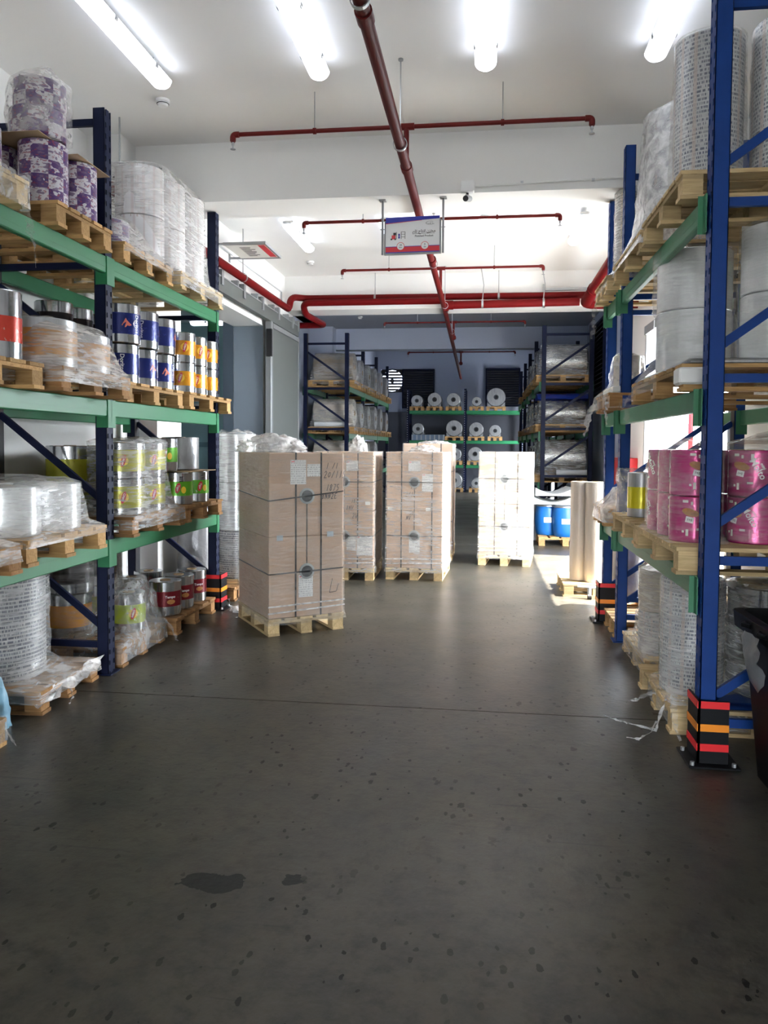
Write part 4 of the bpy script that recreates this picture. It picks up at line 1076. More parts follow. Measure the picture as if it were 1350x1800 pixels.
# ---- near bay, first shelf
pal('nearest pallet on the low shelf of the left rack, film wrapped', -2.32, 1, 2.95, 3.62, .94, mat='wood_brown')
pal('pallet under the clear wrapped rolls on the low shelf', -2.38, 1, 3.76, 4.62, .94)
for j, (x, y) in enumerate(((-2.64, 4.38), (-2.66, 3.98), (-3.06, 4.38), (-3.06, 3.98))):
    roll('film_roll', 'thick clear film roll on the low left shelf, ' + ('front right', 'front left', 'rear right', 'rear left')[j], x, y, D1, .19, .275, 'clear_roll', group='clear film rolls low on the left rack')
film('glossy film flaring from the clear rolls down to the pallet', [(1.04, -3.2, -2.375, 3.75, 4.64, .02), (1.09, -3.2, -2.38, 3.76, 4.63, .04), (1.13, -3.22, -2.42, 3.78, 4.59, .16), (1.365, -3.25, -2.445, 3.79, 4.575, .19)], 'film', .010, 8, toph=.05)
film('film over the nearest load at the left edge of the low shelf', [(1.0, -3.2, -2.31, 2.94, 3.63, .03), (1.09, -3.2, -2.32, 2.94, 3.63, .05), (1.16, -3.1, -2.50, 2.96, 3.50, .08)], 'film_thick', .014, 8)
# ---- near bay, floor
pallet('wooden pallet with trailing film under the big printed roll by the left post', -3.03, 4.50, 0, .92, .74, R(3), 'wood_brown')
roll('film_roll', 'big printed grey roll standing on the floor pallet at the left', -3.04, 4.46, .144, .285, .74, 'printed_dark')
film('milky film skirt round the big printed roll and its pallet', [(.07, -3.46, -2.555, 4.12, 4.89, .02), (.145, -3.45, -2.56, 4.12, 4.88, .03), (.17, -3.40, -2.70, 4.15, 4.80, .2), (.24, -3.345, -2.735, 4.155, 4.765, .29), (.78, -3.345, -2.735, 4.155, 4.765, .29)], 'film', .010, 6, top=False,
     tails=((((-2.55, 4.84, .15), (-2.54, 4.60, .12), (-2.55, 4.35, .10), (-2.56, 4.13, .06)), .10, 'film_white'), (((-2.54, 4.45, .08), (-2.51, 4.42, .04), (-2.50, 4.36, .008)), .05)))
pallet('corner of a wooden pallet at the lower left edge', -2.97, 3.40, 0, .95, .66, 0, 'wood')
t = thing('cardboard_sheet', 'grey cardboard sheet on the pallet at the lower left edge', 'cardboard', (-2.93, 3.42, .146))
MB().box(-.5, .40, -.33, .30, 0, .006).build('sheet', 'kraft', t)
t = thing('plastic_bag', 'pale blue printed plastic bag at the lower left edge', 'bag', (-2.74, 3.95, .0)); crumple(t, 'bag_body', (0, 0, 0), .13, .10, .36, 'bag_blue', 5, 16, .2)
film('torn film on the corner pallet at the lower left', [(.03, -2.7, -2.485, 3.5, 3.74, .02), (.15, -2.7, -2.49, 3.5, 3.735, .02)], 'film_loose', .008, top=False, tails=((((-2.48, 3.68, .12), (-2.45, 3.70, .05), (-2.42, 3.70, .006)), .05),))

# ---- second bay, top shelf: white printed rolls under film
pal('pallet under the small purple roll on the top shelf', -2.50, 1, 5.14, 5.98, 2.87, mat='wood')
pal('film wrapped pallet at the far end of the top shelf', -2.46, 1, 6.06, 7.06, 2.87, mat='wood_pale')
roll('film_roll', 'small silver and purple roll just past the first blue post, top shelf', -2.74, 5.36, D3, .15, .20, 'silver_dull', (.2, .95, 'purple_print'))
for j, (x, y) in enumerate(((-2.78, 5.98), (-2.76, 6.37), (-2.74, 6.77))):
    for k in (0, 1):
        roll('film_roll', 'white printed roll under film on the top shelf, ' + ('nearest', 'middle', 'farthest')[j] + ' column, ' + ('upper' if k else 'lower'), x, y, D3+k*.395, .19, .39, 'printed_white', group='white printed rolls under film')
for j, y in enumerate((5.62, 6.02, 6.42)):
    roll('film_roll', 'white printed roll at the rear bottom of the top shelf, ' + ('nearest', 'middle', 'farthest')[j], -3.2, y, D3, .185, .39, 'printed_white', group='white printed rolls under film')
film('taut streaked film round the white printed rolls', [(2.90, -3.4, -2.45, 6.05, 7.07, .02), (3.02, -3.4, -2.455, 6.05, 7.06, .03), (3.06, -3.4, -2.52, 5.95, 7.0, .15), (3.40, -3.4, -2.54, 5.80, 6.97, .19), (3.805, -3.4, -2.54, 5.78, 6.96, .19)], 'film', .008, 9)
film('milky film sagging over the small purple roll', [(2.95, -3.1, -2.49, 5.15, 5.99, .02), (3.02, -3.1, -2.495, 5.15, 5.985, .03), (3.10, -2.95, -2.54, 5.19, 5.80, .14), (3.225, -2.92, -2.575, 5.20, 5.55, .15)], 'film', .010, 8,
     tails=((((-2.48, 5.4, 2.97), (-2.46, 5.44, 2.92), (-2.47, 5.5, 2.86)), .05), (((-2.48, 5.75, 2.97), (-2.46, 5.8, 2.9)), .05)))
t = thing('black_cover', 'black pointed cover on top of the white rolls', 'cover', (-2.98, 6.12, D3+.79)); MB().lathe([(0, .055), (.10, .005), (.10, 0), (0, 0)], 4).build('cover', 'dark', t)
# ---- second bay, middle shelf: blue and gold snack film rolls
pal('pallet under the blue snack film rolls on the middle shelf', -2.50, 1, 5.16, 6.19, 1.90)
pal('pallet under the gold snack film rolls on the middle shelf', -2.46, 1, 6.24, 7.30, 1.90)
w3 = ('nearest', 'middle', 'farthest')
for j, (y, da) in enumerate(((5.40, .35), (5.72, -.45), (6.05, -.75))):
    for k in (0, 1):
        roll('film_roll', f'blue and silver snack film roll, {w3[j]} column of the blue group, ' + ('upper tier' if k else 'lower tier'), -2.68+(.02 if k else 0), y-.02*k, D2+k*.285, .145, .28, 'silver', (.22, .76, 'band_blue'), lg_blue(da+(.55 if k else -.2)), group='blue snack film rolls')
for j, (y, da) in enumerate(((6.46, .30), (6.74, .6), (7.02, .3))):
    for k in (0, 1):
        roll('film_roll', f'gold and silver snack film roll, {w3[j]} column of the gold group, ' + ('upper tier' if k else 'lower tier'), -2.64, y, D2+k*.262, .132, .257, 'silver', (.24, .72, 'band_gold'), lg_ball(da+(.0 if k else -.3)), group='gold snack film rolls')
# ---- second bay, low shelf
pal('brown film wrapped pallet on the low shelf beside the first post', -2.44, 1, 5.12, 6.06, .94, mat='wood_brown')
pal('brown pallet under the green snack film rolls', -2.46, 1, 6.16, 7.04, .94, mat='wood_brown')
for j, (x, y) in enumerate(((-2.66, 5.38), (-2.66, 5.75))):
    for k in (0, 1):
        roll('film_roll', f'wrapped yellow green snack film roll, {("nearer", "farther")[j]} column, ' + ('upper' if k else 'lower'), x, y, D1+k*.265, .17, .26, 'silver', (.2, .8, 'band_olive'), lg_ball(.5 if j else .1), group='wrapped yellow green rolls')
for j, y in enumerate((5.45, 5.8)):
    roll('film_roll', 'dull yellow roll behind the wrapped ones, ' + ('nearer' if j == 0 else 'farther'), -3.1, y, D1, .17, .5, 'silver', (.2, .8, 'band_olive'), group='dull rolls behind')
film('streaked film round the yellow green rolls and their pallet', [(.99, -3.1, -2.43, 5.11, 6.07, .02), (1.085, -3.1, -2.435, 5.12, 6.06, .03), (1.12, -3.0, -2.46, 5.16, 6.0, .14), (1.34, -2.9, -2.475, 5.19, 5.935, .17), (1.37, -2.9, -2.48, 5.2, 5.93, .17), (1.62, -2.9, -2.475, 5.2, 5.925, .17)], 'film', .008, 9, toph=.03)
for j, (x, y, z, da) in enumerate(((-2.64, 6.36, D1, .1), (-2.62, 6.70, D1, .45), (-2.72, 6.22, D1+.29, .2), (-3.0, 6.5, D1, .2), (-3.0, 6.8, D1, .2))):
    roll('film_roll', ('green and silver snack film roll, front left on the low shelf', 'green and silver snack film roll, front right by the far post', 'green and silver roll on the upper tier of the low shelf', 'green roll behind the front left one', 'green roll behind the front right one')[j],
         x, y, z, .14, .275, 'silver', (.28, .72, 'band_green'), lg_green(da), group='green snack film rolls')
roll('film_roll', 'grey film wrapped roll on top of the green rolls by the far post', -2.74, 6.70, D1+.29, .165, .29, 'grey_wrap')
for j, y in enumerate((6.22, 6.6)):
    roll('film_roll', 'plain silver roll on the rear of the low shelf, ' + ('nearer' if j == 0 else 'farther'), -3.05, y, D1+.285, .16, .26, 'silver', group='plain silver rolls')
t = thing('cardboard_sheet', 'bent cardboard separator on the green rolls', 'cardboard', (-2.74, 6.62, D1+.277)); MB().box(-.22, .24, -.3, .34, 0, .005).build('sheet', 'kraft', t)
# ---- second bay, floor
pallet('film covered pallet on the floor past the first left post', -3.02, 5.52, 0, .94, .80, R(2), 'wood_brown')
pallet('brown pallet under the maroon rolls on the floor', -3.0, 6.56, 0, .95, .92, 0, 'wood_brown')
roll('film_roll', 'lime green snack film roll in a torn film bag on the floor pallet', -2.74, 5.66, .146, .125, .30, 'silver', (.24, .72, 'band_lime'), lg_ball(.25))
film('torn clear film bag over the lime green roll', [(.03, -3.2, -2.535, 5.11, 5.94, .02), (.15, -3.2, -2.54, 5.11, 5.93, .03), (.2, -2.95, -2.55, 5.3, 5.92, .1), (.42, -2.92, -2.57, 5.42, 5.88, .15), (.53, -2.88, -2.62, 5.48, 5.82, .12)], 'film_loose', .02, 5,
     tails=((((-2.55, 5.86, .22), (-2.50, 5.92, .10), (-2.47, 5.95, .01), (-2.44, 5.90, .008)), .05),))
for j, (y, da) in enumerate(((6.26, .3), (6.55, .4), (6.86, .5))):
    roll('film_roll', f'maroon and silver snack film roll on the floor pallet, {w3[j]} of three', -2.70, y, .146, .135, .29, 'silver', (.28, .72, 'band_maroon'), lg_maroon(da), group='maroon snack film rolls')
for j, (x, y, z, m_, h_) in enumerate(((-3.12, 5.45, .146, 'band_gold', .33), (-3.1, 5.82, .146, 'band_olive', .33), (-3.1, 5.45, .482, 'band_dark', .3), (-3.08, 5.80, .482, 'band_dark', .3), (-3.05, 6.35, .146, 'band_maroon', .29), (-3.05, 6.7, .146, 'band_maroon', .29))):
    roll('film_roll', ('yellow and silver roll in the shade behind the low brace', 'olive and silver roll in the shade behind the lime roll', 'dark banded roll stacked above the shaded yellow one', 'dark banded roll stacked above the shaded olive one', 'maroon roll in the second row, nearer', 'maroon roll in the second row, farther')[j], x, y, z, .165 if j < 4 else .13, h_, 'silver', (.25, .75, m_))
film('dusty film over the shaded rolls on the floor', [(.15, -3.4, -2.9, 5.25, 6.02, .1), (.79, -3.38, -2.91, 5.26, 6.0, .17)], 'film_clear', .012, 7)
# ---- beyond the left rack
pallet('pallet under the tall wrapped stack past the left rack', -2.74, 8.32, 0, .8, .8, 0, 'wood')
for k in range(3):
    roll('film_roll', 'tall wrapped silver roll past the left rack, ' + ('bottom', 'middle', 'top')[k] + ' of the pile', -2.70, 8.20, .144+k*.525, .205, .52, ('printed_dark', 'clear_roll', 'clear_roll')[k], group='pile of silver rolls past the left rack')
film('clear film round the tall pile of silver rolls', [(.1, -2.94, -2.46, 7.96, 8.44, .2), (1.1, -2.92, -2.485, 7.98, 8.42, .21), (1.715, -2.92, -2.485, 7.98, 8.42, .21)], 'film', .008, 8, toph=.05)
pallet('pallet under the low wrapped roll by the doorway', -2.86, 7.72, 0, .72, .42, 0, 'wood_brown')
roll('film_roll', 'low grey wrapped roll on the floor between the far left post and the doorway', -2.98, 7.72, .144, .2, .80, 'grey_wrap')
film('scraps of torn film on the floor by the far left post', [(.005, -2.42, -2.28, 7.05, 7.25, .05), (.03, -2.40, -2.32, 7.08, 7.22, .04)], 'film_white', .02, 9, tails=((((-2.45, 7.2, .1), (-2.40, 7.1, .03), (-2.2, 6.9, .006), (-2.25, 6.8, .006)), .05), (((-2.35, 7.0, .01), (-2.1, 7.05, .008), (-2.0, 6.95, .006)), .03)))

# ================================================================ RIGHT RACK LOADS
S_ = -1
# ---- top shelf
pal('pallet under the tall printed rolls on the top shelf of the right rack', .98, S_, 4.14, 5.12, 2.87, 1.05, 'wood_pale', decks=7)
pal('second pallet along the top shelf of the right rack', .99, S_, 5.22, 6.30, 2.87, 1.05, 'wood_pale', decks=7)
pal('small far pallet on the top shelf of the right rack', .98, S_, 6.56, 7.22, 2.87, 1.05, 'wood_pale')
roll('film_roll', 'tall printed grey roll on the top right shelf, left of the near blue post', 1.235, 4.62, D3+.03, .185, .83, 'printed_grey', group='tall printed grey rolls')
roll('film_roll', 'tall printed grey roll on the top right shelf, right of the near blue post', 1.66, 4.50, D3+.03, .225, .84, 'printed_grey', group='tall printed grey rolls')
t = thing('foam_pad', 'white foam layer under the tall printed rolls', 'foam pad', (1.5, 4.58, D3)); MB().bbox(-.46, .46, -.34, .4, 0, .03, .012).build('pad', 'foam_white', t, smooth=True)
roll('film_roll', 'tall printed roll inside the white film on the top right shelf', 1.36, 5.62, D3, .26, .86, 'printed_grey', group='tall printed grey rolls')
film('white film sheet hanging round the tall roll on the top right shelf', [(2.93, .975, 1.9, 5.20, 6.28, .03), (3.03, 1.0, 1.85, 5.22, 6.25, .08), (3.15, 1.06, 1.7, 5.28, 6.05, .2), (3.88, 1.085, 1.66, 5.33, 5.92, .26)], 'film_white', .014, 6)
film('clear film round the tall printed roll by the near blue post', [(3.0, .99, 1.45, 4.36, 4.90, .04), (3.08, 1.03, 1.44, 4.41, 4.84, .19), (3.88, 1.045, 1.425, 4.43, 4.81, .19)], 'film_clear', .006, 8)
film('clear film round the tall printed roll right of the near blue post', [(3.0, 1.40, 1.95, 4.22, 4.78, .04), (3.08, 1.43, 1.9, 4.265, 4.735, .23), (3.88, 1.43, 1.89, 4.27, 4.73, .23)], 'film_clear', .008, 7)
roll('film_roll', 'tall printed roll at the far end of the top right shelf', 1.30, 6.92, D3, .20, .77, 'printed_grey', group='tall printed grey rolls')
film('torn film round the far roll on the top right shelf', [(2.92, .975, 1.6, 6.56, 7.22, .03), (3.03, 1.0, 1.58, 6.6, 7.2, .08), (3.12, 1.09, 1.51, 6.71, 7.13, .2), (3.785, 1.095, 1.505, 6.715, 7.125, .2)], 'film', .008, 8,
     tails=((((.98, 7.1, 2.9), (.96, 7.12, 2.78), (.97, 7.16, 2.66), (.95, 7.2, 2.58)), .06), (((.98, 6.7, 2.93), (.97, 6.66, 2.86), (.97, 6.6, 2.8)), .03)))
# ---- middle shelf
pal('pallet under the big clear rolls on the middle right shelf', 1.03, S_, 4.24, 5.62, 1.90, 1.05, 'wood', decks=7)
pal('small far pallet on the middle right shelf', 1.0, S_, 6.45, 7.15, 1.90, 1.0, 'wood_brown')
for j, (x, y, r_) in enumerate(((1.32, 5.16, .225), (1.66, 4.60, .225), (1.34, 4.62, .0))):
    if r_:
        for k in (0, 1):
            roll('film_roll', 'big clear film roll on the middle right shelf, ' + ('left', 'right')[j] + ' of the near post, ' + ('upper' if k else 'lower') + ' tier', x, y, D2+.04+k*.375, r_, .37, 'clear_roll', group='big clear film rolls')
t = thing('foam_pad', 'grey padded layer under the big clear rolls', 'foam pad', (1.5, 4.9, D2)); MB().bbox(-.42, .42, -.58, .6, 0, .038, .014).build('pad', 'silver_dull', t, smooth=True)
film('film draped round the big clear roll left of the near post', [(1.955, 1.025, 1.8, 4.9, 5.63, .02), (2.05, 1.03, 1.8, 4.86, 5.63, .05), (2.14, 1.08, 1.6, 4.9, 5.5, .2), (2.45, 1.09, 1.56, 4.925, 5.41, .22), (2.47, 1.075, 1.56, 4.92, 5.42, .22), (2.835, 1.075, 1.56, 4.92, 5.42, .22)], 'film_clear', .010, 7,
     tails=((((1.02, 5.5, 1.98), (1.0, 5.62, 1.92), (1.01, 5.66, 1.82), (.99, 5.6, 1.76)), .05), (((1.02, 5.6, 1.95), (1.0, 5.8, 1.93), (1.01, 5.9, 1.86)), .07)))
film('film round the big clear roll right of the near post', [(2.10, 1.42, 1.9, 4.36, 4.84, .22), (2.84, 1.425, 1.895, 4.365, 4.835, .23)], 'film_clear', .008, 8)
MBt = thing('block_wrap', 'shiny white taped pallet corner on the middle right shelf', 'tape wrap', (1.06, 4.30, 1.955)); MB().bbox(-.045, .11, -.075, .06, -.02, .07, .01).build('tape_patch', 'white_label', MBt)
roll('film_roll', 'narrow wrapped roll at the far end of the middle right shelf', 1.20, 6.78, D2+.06, .11, .27, 'beige_wrap')
t = thing('carton', 'small pale carton under the narrow roll, far end of the middle right shelf', 'carton', (1.20, 6.72, D2)); MB().bbox(-.16, .25, -.22, .3, 0, .058, .006).build('carton_body', 'paper_white', t)
film('loose film trailing from the far pallet on the middle right shelf', [(1.92, .97, 1.5, 6.45, 7.2, .03), (2.05, .99, 1.5, 6.48, 7.18, .05), (2.12, 1.05, 1.36, 6.6, 6.96, .12), (2.37, 1.08, 1.33, 6.66, 6.9, .12)], 'film_loose', .016, 6,
     tails=((((.99, 7.1, 1.98), (.95, 7.2, 1.92), (.94, 7.25, 1.80), (.92, 7.28, 1.70)), .08, 'film_white'), (((.99, 6.5, 1.95), (.97, 6.4, 1.88), (.98, 6.36, 1.78)), .05)))
# ---- low shelf: magenta rolls
pal('pallet under the magenta snack film rolls on the low right shelf', 1.0, S_, 4.14, 5.28, .94, 1.05, 'wood_pale', decks=7)
pal('pallet under the yellow banded roll on the low right shelf', 1.02, S_, 5.36, 6.30, .94, 1.0, 'wood_pale')
pal('small far pallet on the low right shelf', 1.0, S_, 6.58, 7.20, .94, 1.0, 'wood')
mg = [(1.17, 4.46, 'first column, left of the near post', -.15), (1.17, 4.75, 'second column, left of the near post', -.25), (1.17, 5.04, 'third column, left of the near post', .35), (1.475, 4.44, 'column right of the near post', -.75), (1.77, 4.44, 'column at the right edge', -.5), (1.475, 4.75, 'column behind the right hand ones', 0)]
for j, (x, y, nm, da) in enumerate(mg):
    for k in (0, 1):
        roll('film_roll', f'magenta snack film roll, {nm}, ' + ('upper' if k else 'lower') + ' tier', x, y, D1+k*.255, .135, .25, 'magenta', None, lg_magenta(da+.25*k), group='magenta snack film rolls')
film('glossy film round the magenta rolls left of the near post', [(1.085, 1.0, 1.33, 4.28, 5.22, .08), (1.13, 1.025, 1.315, 4.315, 5.185, .13), (1.60, 1.025, 1.315, 4.315, 5.185, .13)], 'film_clear', .006, 10, toph=.05)
film('glossy film round the magenta rolls right of the near post', [(1.095, 1.335, 1.915, 4.295, 4.9, .13), (1.605, 1.335, 1.915, 4.295, 4.9, .13)], 'film_clear', .005, 10, toph=.06)
roll('film_roll', 'silver roll with a yellow band near the far end of the low right shelf', 1.17, 5.92, D1, .10, .33, 'silver_dull', (.2, .68, 'band_yellow'), None)
roll('film_roll', 'silver roll with a yellow band hidden behind the magenta rolls', 1.26, 5.66, D1, .10, .31, 'silver_dull', (.2, .68, 'band_yellow'), None)
film('milky film heap at the far end of the low right shelf', [(.97, .99, 1.5, 6.55, 7.2, .03), (1.09, 1.0, 1.5, 6.55, 7.18, .05), (1.16, 1.06, 1.45, 6.6, 7.1, .15), (1.25, 1.12, 1.4, 6.62, 6.95, .12)], 'film_white', .02, 6)
film('clear bag standing open on the low right shelf beside the yellow banded roll', [(1.09, 1.05, 1.45, 6.02, 6.40, .1), (1.30, 1.06, 1.4, 6.05, 6.4, .12), (1.44, 1.04, 1.42, 6.02, 6.46, .14)], 'film_loose', .03, 5, top=False)
# ---- floor
pallet('pale pallet under the tall printed roll behind the nearest guard', 1.53, 4.85, 0, .96, .90, 0, 'wood_pale')
roll('film_roll', 'tall printed roll on the floor beside the nearest right post', 1.26, 4.80, .144, .18, .68, 'printed_grey')
roll('film_roll', 'wide silver film roll on the floor behind the near diagonal brace', 1.66, 4.68, .19, .23, .62, 'silver')
t = thing('blue_board', 'blue painted board under the wide silver roll', 'board', (1.6, 4.62, .146)); MB().bbox(-.30, .40, -.2, .26, 0, .042, .006).build('board', 'rack_blue', t)
film('dusty film round the tall printed roll, trailing onto the floor', [(.02, 1.06, 1.5, 4.42, 5.1, .05), (.14, 1.06, 1.5, 4.45, 5.08, .06), (.22, 1.075, 1.45, 4.60, 5.0, .18), (.82, 1.075, 1.445, 4.615, 4.985, .18)], 'film', .008, 8,
     tails=((((1.06, 4.55, .15), (1.02, 4.5, .08), (.98, 4.42, .012), (.80, 4.55, .010), (.72, 4.60, .02)), .026, 'film_white'), (((1.0, 4.5, .04), (.95, 4.40, .010), (.86, 4.28, .008), (.80, 4.30, .008)), .024, 'film_white'), (((1.07, 4.42, .22), (1.06, 4.36, .12), (1.07, 4.28, .01)), .07), (((1.06, 4.8, .12), (.97, 4.85, .05), (.90, 4.9, .01)), .04)))
film('shiny film round the wide silver roll', [(.19, 1.42, 1.9, 4.44, 4.92, .23), (.815, 1.42, 1.9, 4.44, 4.92, .23)], 'film', .008, 9, toph=.02)
pallet('dusty pallet under the two tier wrapped pile on the right', 1.56, 5.82, 0, .9, .86, 0, 'wood_pale')
for k in (0, 1):
    roll('film_roll', 'dusty wrapped roll on the right floor, ' + ('upper' if k else 'lower') + ' of two', 1.31, 5.70, .146+k*.295, .185, .29, ('printed_grey', 'beige_wrap')[k], group='dusty two tier rolls')
film('dusty beige film round the two tier pile', [(.02, 1.105, 1.7, 5.38, 6.24, .03), (.15, 1.11, 1.7, 5.39, 6.24, .05), (.2, 1.11, 1.56, 5.44, 6.0, .17), (.43, 1.115, 1.52, 5.49, 5.91, .19), (.445, 1.125, 1.51, 5.5, 5.9, .19), (.735, 1.12, 1.51, 5.5, 5.9, .19)], 'film_thick', .010, 7, toph=.04)
pallet('empty brown pallet on the floor between the far right posts', 1.58, 6.84, 0, .96, .56, 0, 'wood')
roll('film_roll', 'grey wrapped roll standing behind the far right posts', 1.42, 7.75, .146, .15, .72, 'grey_wrap')
pallet('pallet under the grey wrapped roll behind the far right posts', 1.60, 7.78, 0, .7, .5, 0, 'wood')

# ---- beige rolls by the loading door
pallet('low trolley pallet under the two tall beige rolls', 1.22, 8.72, 0, .72, .76, 0, 'wood_pale')
roll('film_roll', 'tall beige wrapped roll by the loading door, left one', 1.045, 8.60, .146, .095, 1.08, 'beige_wrap', group='tall beige rolls by the loading door')
roll('film_roll', 'tall beige wrapped roll by the loading door, right one', 1.20, 8.50, .146, .105, 1.08, 'beige_wrap', group='tall beige rolls by the loading door')
t = thing('pallet_jack', 'steel jack wheel fork under the beige roll pallet', 'pallet jack', (1.12, 8.25, 0)); MB().tube([(0, 0, .12), (0, -.02, .02)], .022, 10).build('fork_leg', 'steel', t, smooth=True); MB().lathe([(0, -.02), (.03, -.02), (.03, .02), (0, .02)], 14, 'X', (0, -.02, .03)).build('wheel', 'dark', t)
MB().tube([(-.12, .02, .13), (.15, .02, .11)], .016, 8).build('cross_bar', 'steel', t, smooth=True)

# ================================================================ BIN, DRUMS
t = thing('waste_bin', 'tall black plastic waste bin at the right edge beside the nearest guard', 'bin', (1.62, 3.58, 0))
m = MB(); lv = [(.0, .27, .27), (.03, .30, .29), (.74, .37, .33)]
def rr(z, hx, hy, cr=.06, n=5):
    out = []
    for (sx, sy, a0) in ((1, 1, 0), (-1, 1, 90), (-1, -1, 180), (1, -1, 270)):
        for i in range(n+1):
            a = R(a0+90*i/n); out.append((sx*(hx-cr)+cr*math.cos(a), sy*(hy-cr)+cr*math.sin(a), z))
    return out
def loft(rings, cap0=True, cap1=False):
    m = MB(); N = len(rings[0])
    for r_ in rings: m.v += r_
    for i in range(len(rings)-1):
        for k in range(N): m.f.append((i*N+k, i*N+(k+1) % N, (i+1)*N+(k+1) % N, (i+1)*N+k))
    if cap0: m.f.append(tuple(range(N-1, -1, -1)))
    if cap1: m.f.append(tuple(range((len(rings)-1)*N, len(rings)*N)))
    return m
loft([rr(0, .27, .27), rr(.03, .30, .29), rr(.74, .365, .325), rr(.74, .35, .31), rr(.05, .285, .275)], True, True).build('bin_body', 'black_plastic', t, smooth=True)
loft([rr(.74, .36, .32), rr(.745, .405, .35), rr(.82, .41, .355), rr(.825, .37, .325), rr(.75, .35, .31)], False).build('rim', 'black_plastic', t, smooth=True)
for (x, y) in ((-.408, .1), (-.408, -.1)): MB().tube([(x, y-.04, .79), (x-.02, y, .79), (x, y+.04, .79)], .012, 8).build('hinge_lug', 'black_plastic', t, smooth=True)
for (x, y) in ((-.22, -.2), (.22, -.2)): MB().lathe([(0, -.02), (.05, -.02), (.05, .02), (0, .02)], 16, 'X', (x, y, .05)).build('wheel', 'dark', t)
bgm = MB(); 
for i in range(9):
    for k in range(7):
        u, v = i/8, k/6
        x = -.425-.02*math.sin(v*2.5)+.025*nz((u*3, v*3, 0), 1.3, 4)+ .04*v*v; y = .08 - .19*u + .03*nz((u*2, v*2, 5), 1.1, 2); z = .77-.27*v*(1-.55*abs(u-.45)*1.4) 
        bgm.v.append((x, y, z))
for i in range(8):
    for k in range(6): bgm.f.append((i*7+k, i*7+k+1, (i+1)*7+k+1, (i+1)*7+k))
bag = thing('plastic_bag', 'grey plastic bag draped over the rim of the black bin', 'bag', (1.62, 3.58, 0)); bgm.build('bag_sheet', 'bag_grey', bag, smooth=True, ang=0)
lm = thing('bin_liner', 'dark bin liner inside the black bin', 'bin liner', (1.62, 3.58, 0)); crumple(lm, 'liner_sheet', (0, 0, .62), .30, .28, .12, 'black_plastic', 31, 16)

pallet('orange toned pallet under the blue drums', 1.33, 12.92, 0, .62, .86, R(90), 'wood')
def drum(label, x, y):
    t = thing('plastic_drum', label, 'drum', (x, y, .146), 0, 'blue drums on the pallet')
    MB().lathe([(0, 0), (.165, 0), (.178, .015), (.19, .08), (.203, .2), (.205, .27), (.203, .34), (.192, .43), (.18, .475), (.172, .482), (0, .482)], 36).build('drum_body', 'blue_drum', t, smooth=True)
    MB().lathe([(0, .482), (.180, .482), (.187, .488), (.187, .505), (.178, .512), (0, .512)], 36).build('drum_lid', 'drum_lid', t, smooth=True)
    MB().lathe([(.182, .47), (.191, .473), (.191, .492), (.182, .495)], 36).build('clamp_ring', 'steel', t, smooth=True)
    decal(t, 'drum_label', rect2d(.13, .085), 'white_label', .2045, math.atan2(-y, -x)+.06, .255, .002)
    for k in range(4): decal(t, 'print_mark', rect2d(.014, .012), 'ink', .2045, math.atan2(-y, -x)-.14+.12*k, .262-.015*(k % 2), .003)
drum('blue plastic drum with a white label, right one', 1.33, 12.78)
drum('blue plastic drum half hidden behind the other, left one', 1.06, 13.0)
t = thing('foam_cradle', 'upper white foam roll cradle lying above the drums', 'cradle', (1.13, 13.15, .80), R(4)); 
def cradle(t, w=.62, l=.75):
    m = MB(); n = 14
    for y in (-l/2, l/2):
        for i in range(n+1):
            x = -w/2+w*i/n; zt = .13-.10*math.cos(x/w*math.pi)**1.0*1.0
            m.v += [(x, y, 0+.03*math.cos(x/w*math.pi)*0), (x, y, zt)]
    o_ = (n+1)*2
    for i in range(n):
        a = i*2; m.f += [(a, a+2, a+3, a+1), (o_+a+1, o_+a+3, o_+a+2, o_+a), (a+1, a+3, o_+a+3, o_+a+1), (a, o_+a, o_+a+2, a+2)]
    m.f += [(0, 1, o_+1, o_), (n*2+1, n*2, o_+n*2, o_+n*2+1)]
    m.build('cradle_block', 'foam_white', t, smooth=True)
cradle(t)
t = thing('foam_cradle', 'lower white foam roll cradle resting on the drums', 'cradle', (1.13, 13.1, .662), R(-3)); cradle(t, .66)
t = thing('plastic_bag', 'crumpled clear bag beside the foam cradles above the drums', 'bag', (1.58, 13.15, .665)); crumple(t, 'bag_body', (0, 0, 0), .2, .2, .26, 'film_white', 15, 16)
t = thing('wooden_crate', 'dark crate supporting the foam cradles behind the drums', 'crate', (1.25, 13.45, 0)); MB().bbox(-.45, .45, -.2, .3, 0, .655, .01).build('crate_body', 'wrap_dark' if 'wrap_dark' in MATS else 'grey_wrap', t)

